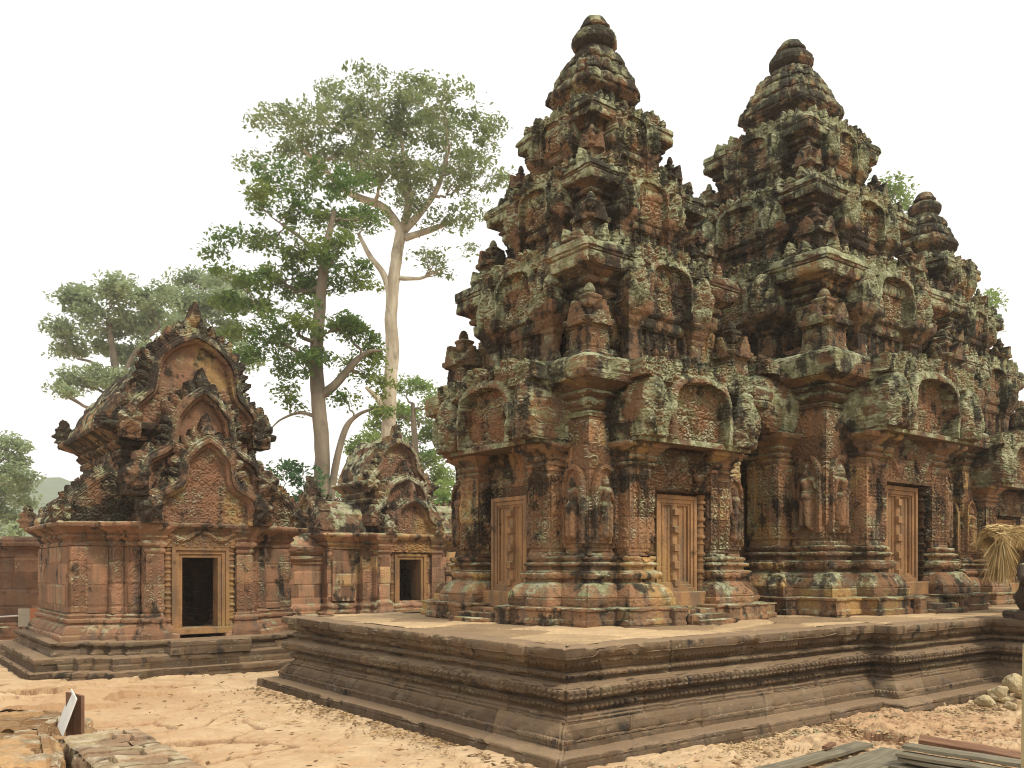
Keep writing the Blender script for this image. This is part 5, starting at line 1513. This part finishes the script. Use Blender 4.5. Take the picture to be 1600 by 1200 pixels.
cx_ = hsh(row.astype(int), row.astype(int) * 0, row.astype(int) * 0, 5) * .35 + .12
side = (X > cx_).astype(int)
bl = hsh(row.astype(int), side, side * 0, 9)
Z = .29 + .035 * (bl - .5) - .045 * (fr < .12) - .045 * (np.abs(X - cx_) < .014) + .012 * fbm(X, Y, 0, 6, 4, 6) - .04 * np.exp(-np.minimum(X - .0, .6 - X) / .02) - .05 * np.exp(Y / .03)
mb.add(np.stack([X, Y, Z], -1), gridF(220, 60), blk=bl)
mb.obj('top_course', M_LATG, root)

# rough laterite ledge at the left edge
root = thing('ruined_ledge', 'broken stepped laterite ledge at the left edge beside the sign', 'ledge', (-4.42, 8.75, 0), ROT - .12)
for nm, rc, zt, sd in (('lower_course', rect(-3.5, .08, -3.2, .25), .10, 611), ('upper_course', rect(-3.5, -.12, -1.1, .0), .20, 612), ('front_course', rect(-3.5, -.30, -3.0, -1.35), .26, 613)):
    mb = MB()
    sweep(mb, rc, [(.03, -.05), (.02, zt * .5), (0, zt - .02), (-.03, zt), (-.10, zt + .005)], .022, sd, wear=.045, blocks=(.12, .42, .03), chip=2.2)
    x0, x1, y0, y1 = rc[0][0], rc[1][0], rc[0][1], rc[2][1]
    X, Y = np.meshgrid(np.linspace(x0 + .01, x1 - .01, 150), np.linspace(y0 + .01, y1 - .01, 130))
    f1, f2, i = wor(X, Y * 1.3, 2.6, sd)
    eg = np.minimum(np.minimum(X - X.min(), X.max() - X), np.minimum(Y - Y.min(), Y.max() - Y))
    Z = zt + .006 + .045 * (i - .5) - .035 * (f2 - f1 < .10) + .025 * fbm(X, Y, 0, 3.5, 5, sd) - .09 * np.exp(-eg / .03)
    mb.add(np.stack([X, Y, Z], -1), gridF(130, 150), blk=i)
    mb.obj(nm, M_LATD, root)

# gravel and chips on the ground
M_LITTER = leaf_mat('leaf_litter', (.20, .11, .05), (.34, .22, .10), (.14, .09, .05), .1)
def make_gravel():
    mb = MB(); q = np.random.RandomState(4)
    base = np.array([(1, 0, 0), (-1, 0, 0), (0, 1, 0), (0, -1, 0), (0, 0, 1), (0, 0, -1)], float)
    T = np.array([(0, 2, 4), (2, 1, 4), (1, 3, 4), (3, 0, 4), (2, 0, 5), (1, 2, 5), (3, 1, 5), (0, 3, 5)])
    def put(x, y, r):
        V = base * r * q.uniform(.5, 1.3, (6, 1)) * np.array((1, 1, .5)); a = q.uniform(0, 6.28); c, s = math.cos(a), math.sin(a)
        V = np.stack([V[:, 0] * c - V[:, 1] * s + x, V[:, 0] * s + V[:, 1] * c + y, V[:, 2] + r * .12], 1); mb.add(V, F3=T, blk=q.rand())
    for _ in range(650):
        v = q.uniform(-.2, TD); x, y, _z = W(-.30 - abs(q.normal()) * .22, v); put(x, y, q.uniform(.006, .024))
    for _ in range(1300):
        u = q.uniform(-.2, 8); x, y, _z = W(u, -.36 - abs(q.normal()) * .35 - (.28 if u > PU1 else 0)); put(x, y, q.uniform(.008, .032))
    for _ in range(500):
        x, y = q.uniform(-6, 0), q.uniform(6.3, 13.5); put(x, y, q.uniform(.006, .022))
    for _ in range(1500):
        x, y = q.uniform(2.0, 6.8), q.uniform(6.4, 12); put(x, y, q.uniform(.006, .03) * (1 + (q.rand() < .06)))
    tag(mb.obj('gravel', M_GRAVEL), kind='stuff')
    mb = MB()
    C = [(q.uniform(-6.5, .5), q.uniform(6.3, 13.5), .016) for _ in range(260)] + [(*W(-.32 - abs(q.normal()) * .15, q.uniform(0, TD))[:2], .018) for _ in range(160)] + [(q.uniform(1, 6.5), q.uniform(6.3, 10), .03) for _ in range(220)]
    n0 = len(C); C = np.array(C); a = q.uniform(0, 6.28, n0); l = q.uniform(.02, .055, n0)
    dx = np.stack([np.cos(a) * l, np.sin(a) * l, q.uniform(-.004, .008, n0)], 1); sx = np.stack([-np.sin(a) * l * .4, np.cos(a) * l * .4, q.uniform(-.004, .01, n0)], 1)
    mb.add(np.stack([C - dx, C + sx, C + dx, C - sx], 1).reshape(-1, 3), np.arange(n0 * 4).reshape(n0, 4))
    tag(mb.obj('dead_leaves', M_LITTER), kind='stuff')
make_gravel()

# ------------------------------------------------------------------ seated guardian on the stair flank
def make_guardian():
    c = W(7.50, -.78)
    root = thing('guardian_statue', 'dark stone seated guardian on the terrace stair at the right edge, one knee raised', 'statue', (c[0], c[1], TOP), ROT - .25)
    mb = MB(); sweep(mb, rect(-.33, .33, -.36, .36), [(0, -.01), (.01, .03), (0, .10), (-.03, .115), (-.3, .118)], .03, 701, wear=.006, blocks=None); mb.obj('pedestal', M_STAT, root)
    mb = MB()
    def ell(c, r, n=12):
        th, ph = np.meshgrid(np.linspace(0, 2 * math.pi, n * 2, endpoint=False), np.linspace(0.03, math.pi - .03, n))
        V = np.stack([c[0] + r[0] * np.sin(ph) * np.cos(th), c[1] + r[1] * np.sin(ph) * np.sin(th), c[2] + r[2] * np.cos(ph)], -1)
        i = mb.n; mb.add(V.reshape(-1, 3), gridF(n, n * 2, True)[:, ::-1]); mb.add(V[0], F3=[(0, k, k + 1) for k in range(1, 2 * n - 1)]); mb.add(V[-1], F3=[(0, k + 1, k) for k in range(1, 2 * n - 1)])
    def cap(pts, r): 
        P = crom(pts, 4); tube(mb, P, np.interp(np.linspace(0, 1, len(P)), np.linspace(0, 1, len(r)), r), 14)
        ell(pts[0], (r[0],) * 3); ell(pts[-1], (r[-1],) * 3)
    z = .11
    ell((0, .06, z + .15), (.20, .18, .15)); cap([(0, .07, z + .12), (0, .05, z + .32), (0, .03, z + .50)], (.17, .14, .17)); ell((0, .02, z + .47), (.22, .13, .10))
    cap([(0, .02, z + .55), (0, 0, z + .62)], (.075, .07)); ell((0, -.02, z + .71), (.105, .12, .125)); ell((0, -.12, z + .68), (.065, .07, .055)); ell((0, 0, z + .82), (.085, .09, .07)); ell((0, 0, z + .89), (.045, .045, .06))
    for s in (-1, 1): ell((s * .105, 0, z + .70), (.025, .04, .055)); ell((s * .042, -.118, z + .735), (.02, .015, .014))
    cap([(-.10, 0, z + .12), (-.27, -.16, z + .36)], (.115, .095)); cap([(-.27, -.16, z + .36), (-.22, -.20, z + .18), (-.20, -.20, z + .05)], (.09, .075, .055)); cap([(-.20, -.18, z + .035), (-.22, -.33, z + .03)], (.05, .035))
    cap([(.10, 0, z + .12), (.24, -.22, z + .10)], (.115, .09)); cap([(.24, -.22, z + .09), (.22, .10, z + .07)], (.08, .06)); cap([(.22, .12, z + .05), (.23, .24, z + .04)], (.05, .03))
    cap([(-.21, .02, z + .47), (-.27, -.03, z + .36), (-.27, -.15, z + .42)], (.075, .06, .045)); cap([(.21, .02, z + .47), (.27, -.04, z + .32), (.22, -.20, z + .20)], (.075, .06, .045))
    for hx, hy, hz in ((-.27, -.17, z + .43), (.22, -.23, z + .19)):
        ell((hx, hy, hz), (.042, .05, .025))
        for f in range(4): cap([(hx - .03 + .02 * f, hy - .035, hz + .008), (hx - .032 + .021 * f, hy - .075, hz), (hx - .032 + .021 * f, hy - .095, hz - .03)], (.011, .010, .008))
        cap([(hx + .035, hy, hz), (hx + .06, hy - .03, hz - .01)], (.013, .010))
    o = mb.obj('figure', M_STAT, root, (-.14, 0, 0), smooth=True); o.scale = (1.12, 1.12, 1.12); o.location.z = -.013
    m = o.modifiers.new('remesh', 'REMESH'); m.mode = 'VOXEL'; m.voxel_size = .009; m.use_smooth_shade = True
    m = o.modifiers.new('smooth', 'SMOOTH'); m.iterations = 5; m.factor = .5
make_guardian()

# ------------------------------------------------------------------ straw shelter behind it
def make_thatch():
    c = W(7.95, .02)
    root = thing('straw_shelter', 'small shelter thatched with dry yellow straw at the right edge, over the terrace', 'shelter', (c[0], c[1], TOP), ROT)
    q = np.random.RandomState(21)
    mb = MB()
    def strand(P, w):
        P = np.asarray(P); n = len(P); s = np.cross(np.gradient(P, axis=0), q.normal(size=3)); s /= np.linalg.norm(s, axis=1, keepdims=True) + 1e-6
        ww = np.linspace(w, w * .4, n)[:, None]
        V = np.stack([P - s * ww, P + s * ww], 1).reshape(-1, 3)
        mb.add(V, [(2 * i, 2 * i + 1, 2 * i + 3, 2 * i + 2) for i in range(n - 1)])
    zr = 1.17
    for i in range(3400):           # strands hanging over the ridge on both slopes
        x = q.uniform(-.22, 2.0); s = 1 if q.rand() < .5 else -1; L = q.uniform(.12, .26) + .25 * max(0, x - .2); sp = q.uniform(.45, .9)
        j = q.normal(size=3) * .02
        P = [(x + j[0], -.02 * s, zr + j[2]), (x + j[0] + q.normal() * .03, s * L * sp * .5, zr - .07 + j[2]), (x + q.normal() * .06, s * L * sp, zr - L * .55 + j[2]), (x + q.normal() * .09, s * L * sp * 1.08, zr - L * .95)]
        strand(P, q.uniform(.003, .007))
    for i in range(900):            # straw lying along the ridge
        x = q.uniform(-.34, 1.8); L = q.uniform(.3, .7); y = q.normal() * .07; z = zr + .02 + q.normal() * .03 - abs(y) * .4
        strand([(x, y, z), (x + L * .5, y + q.normal() * .03, z + .02 + q.normal() * .02), (x + L, y + q.normal() * .05, z + q.normal() * .03)], q.uniform(.003, .007))
    mb.obj('thatch', M_STRAW, root)
    mb = MB()
    def s2(P, w):
        P = np.asarray(P); n = len(P); s = np.cross(np.gradient(P, axis=0), q.normal(size=3)); s /= np.linalg.norm(s, axis=1, keepdims=True) + 1e-6
        ww = np.linspace(w, w * .5, n)[:, None]; V = np.stack([P - s * ww, P + s * ww], 1).reshape(-1, 3)
        mb.add(V, [(2 * i, 2 * i + 1, 2 * i + 3, 2 * i + 2) for i in range(n - 1)])
    for i in range(900):            # a tied tassel at the near end
        a = q.uniform(0, 6.28); r = abs(q.normal()) * .085 + .005; L = q.uniform(.35, .74)
        b = np.array((-.10, -.10, zr))
        P = [b + (0, 0, .04 * q.rand()), b + (r * .22 * math.cos(a), r * .22 * math.sin(a), -.12), b + (r * .85 * math.cos(a), r * .85 * math.sin(a), -L * .6), b + (r * 1.45 * math.cos(a) - .02, r * 1.45 * math.sin(a), -L)]
        s2(P, q.uniform(.003, .0065))
    mb.obj('straw_tassel', M_STRAW, root)
    mb = MB(); tube(mb, [(-.2, 0, zr - .03), (2.05, 0, zr - .03)], .025, 8); mb.obj('ridge_pole', M_PLANKB, root)
    for x in (.95, 1.95):
        mb = MB(); tube(mb, [(x, 0, -.02), (x, 0, zr - .03)], .03, 8); mb.obj('post', M_PLANKB, root)
make_thatch()

# ------------------------------------------------------------------ the hazy air
def make_haze():
    g = G('haze_air')
    v = g.n('ShaderNodeVolumePrincipled', {'Color': (.97, .98, 1.0, 1), 'Density': HAZE, 'Anisotropy': .2})
    g.t.links.new(v.outputs[0], g.out.inputs['Volume'])
    x0, x1, y0, y1, z0, z1 = -430, 430, -130, 430, -3.0, 44.0
    V = [(x, y, z) for z in (z0, z1) for x, y in ((x0, y0), (x1, y0), (x1, y1), (x0, y1))]
    mb = MB(); mb.add(V, [(0, 3, 2, 1), (4, 5, 6, 7), (0, 1, 5, 4), (1, 2, 6, 5), (2, 3, 7, 6), (3, 0, 4, 7)])
    tag(mb.obj('haze', g.m), kind='stuff')
HAZE = .0010
make_haze()
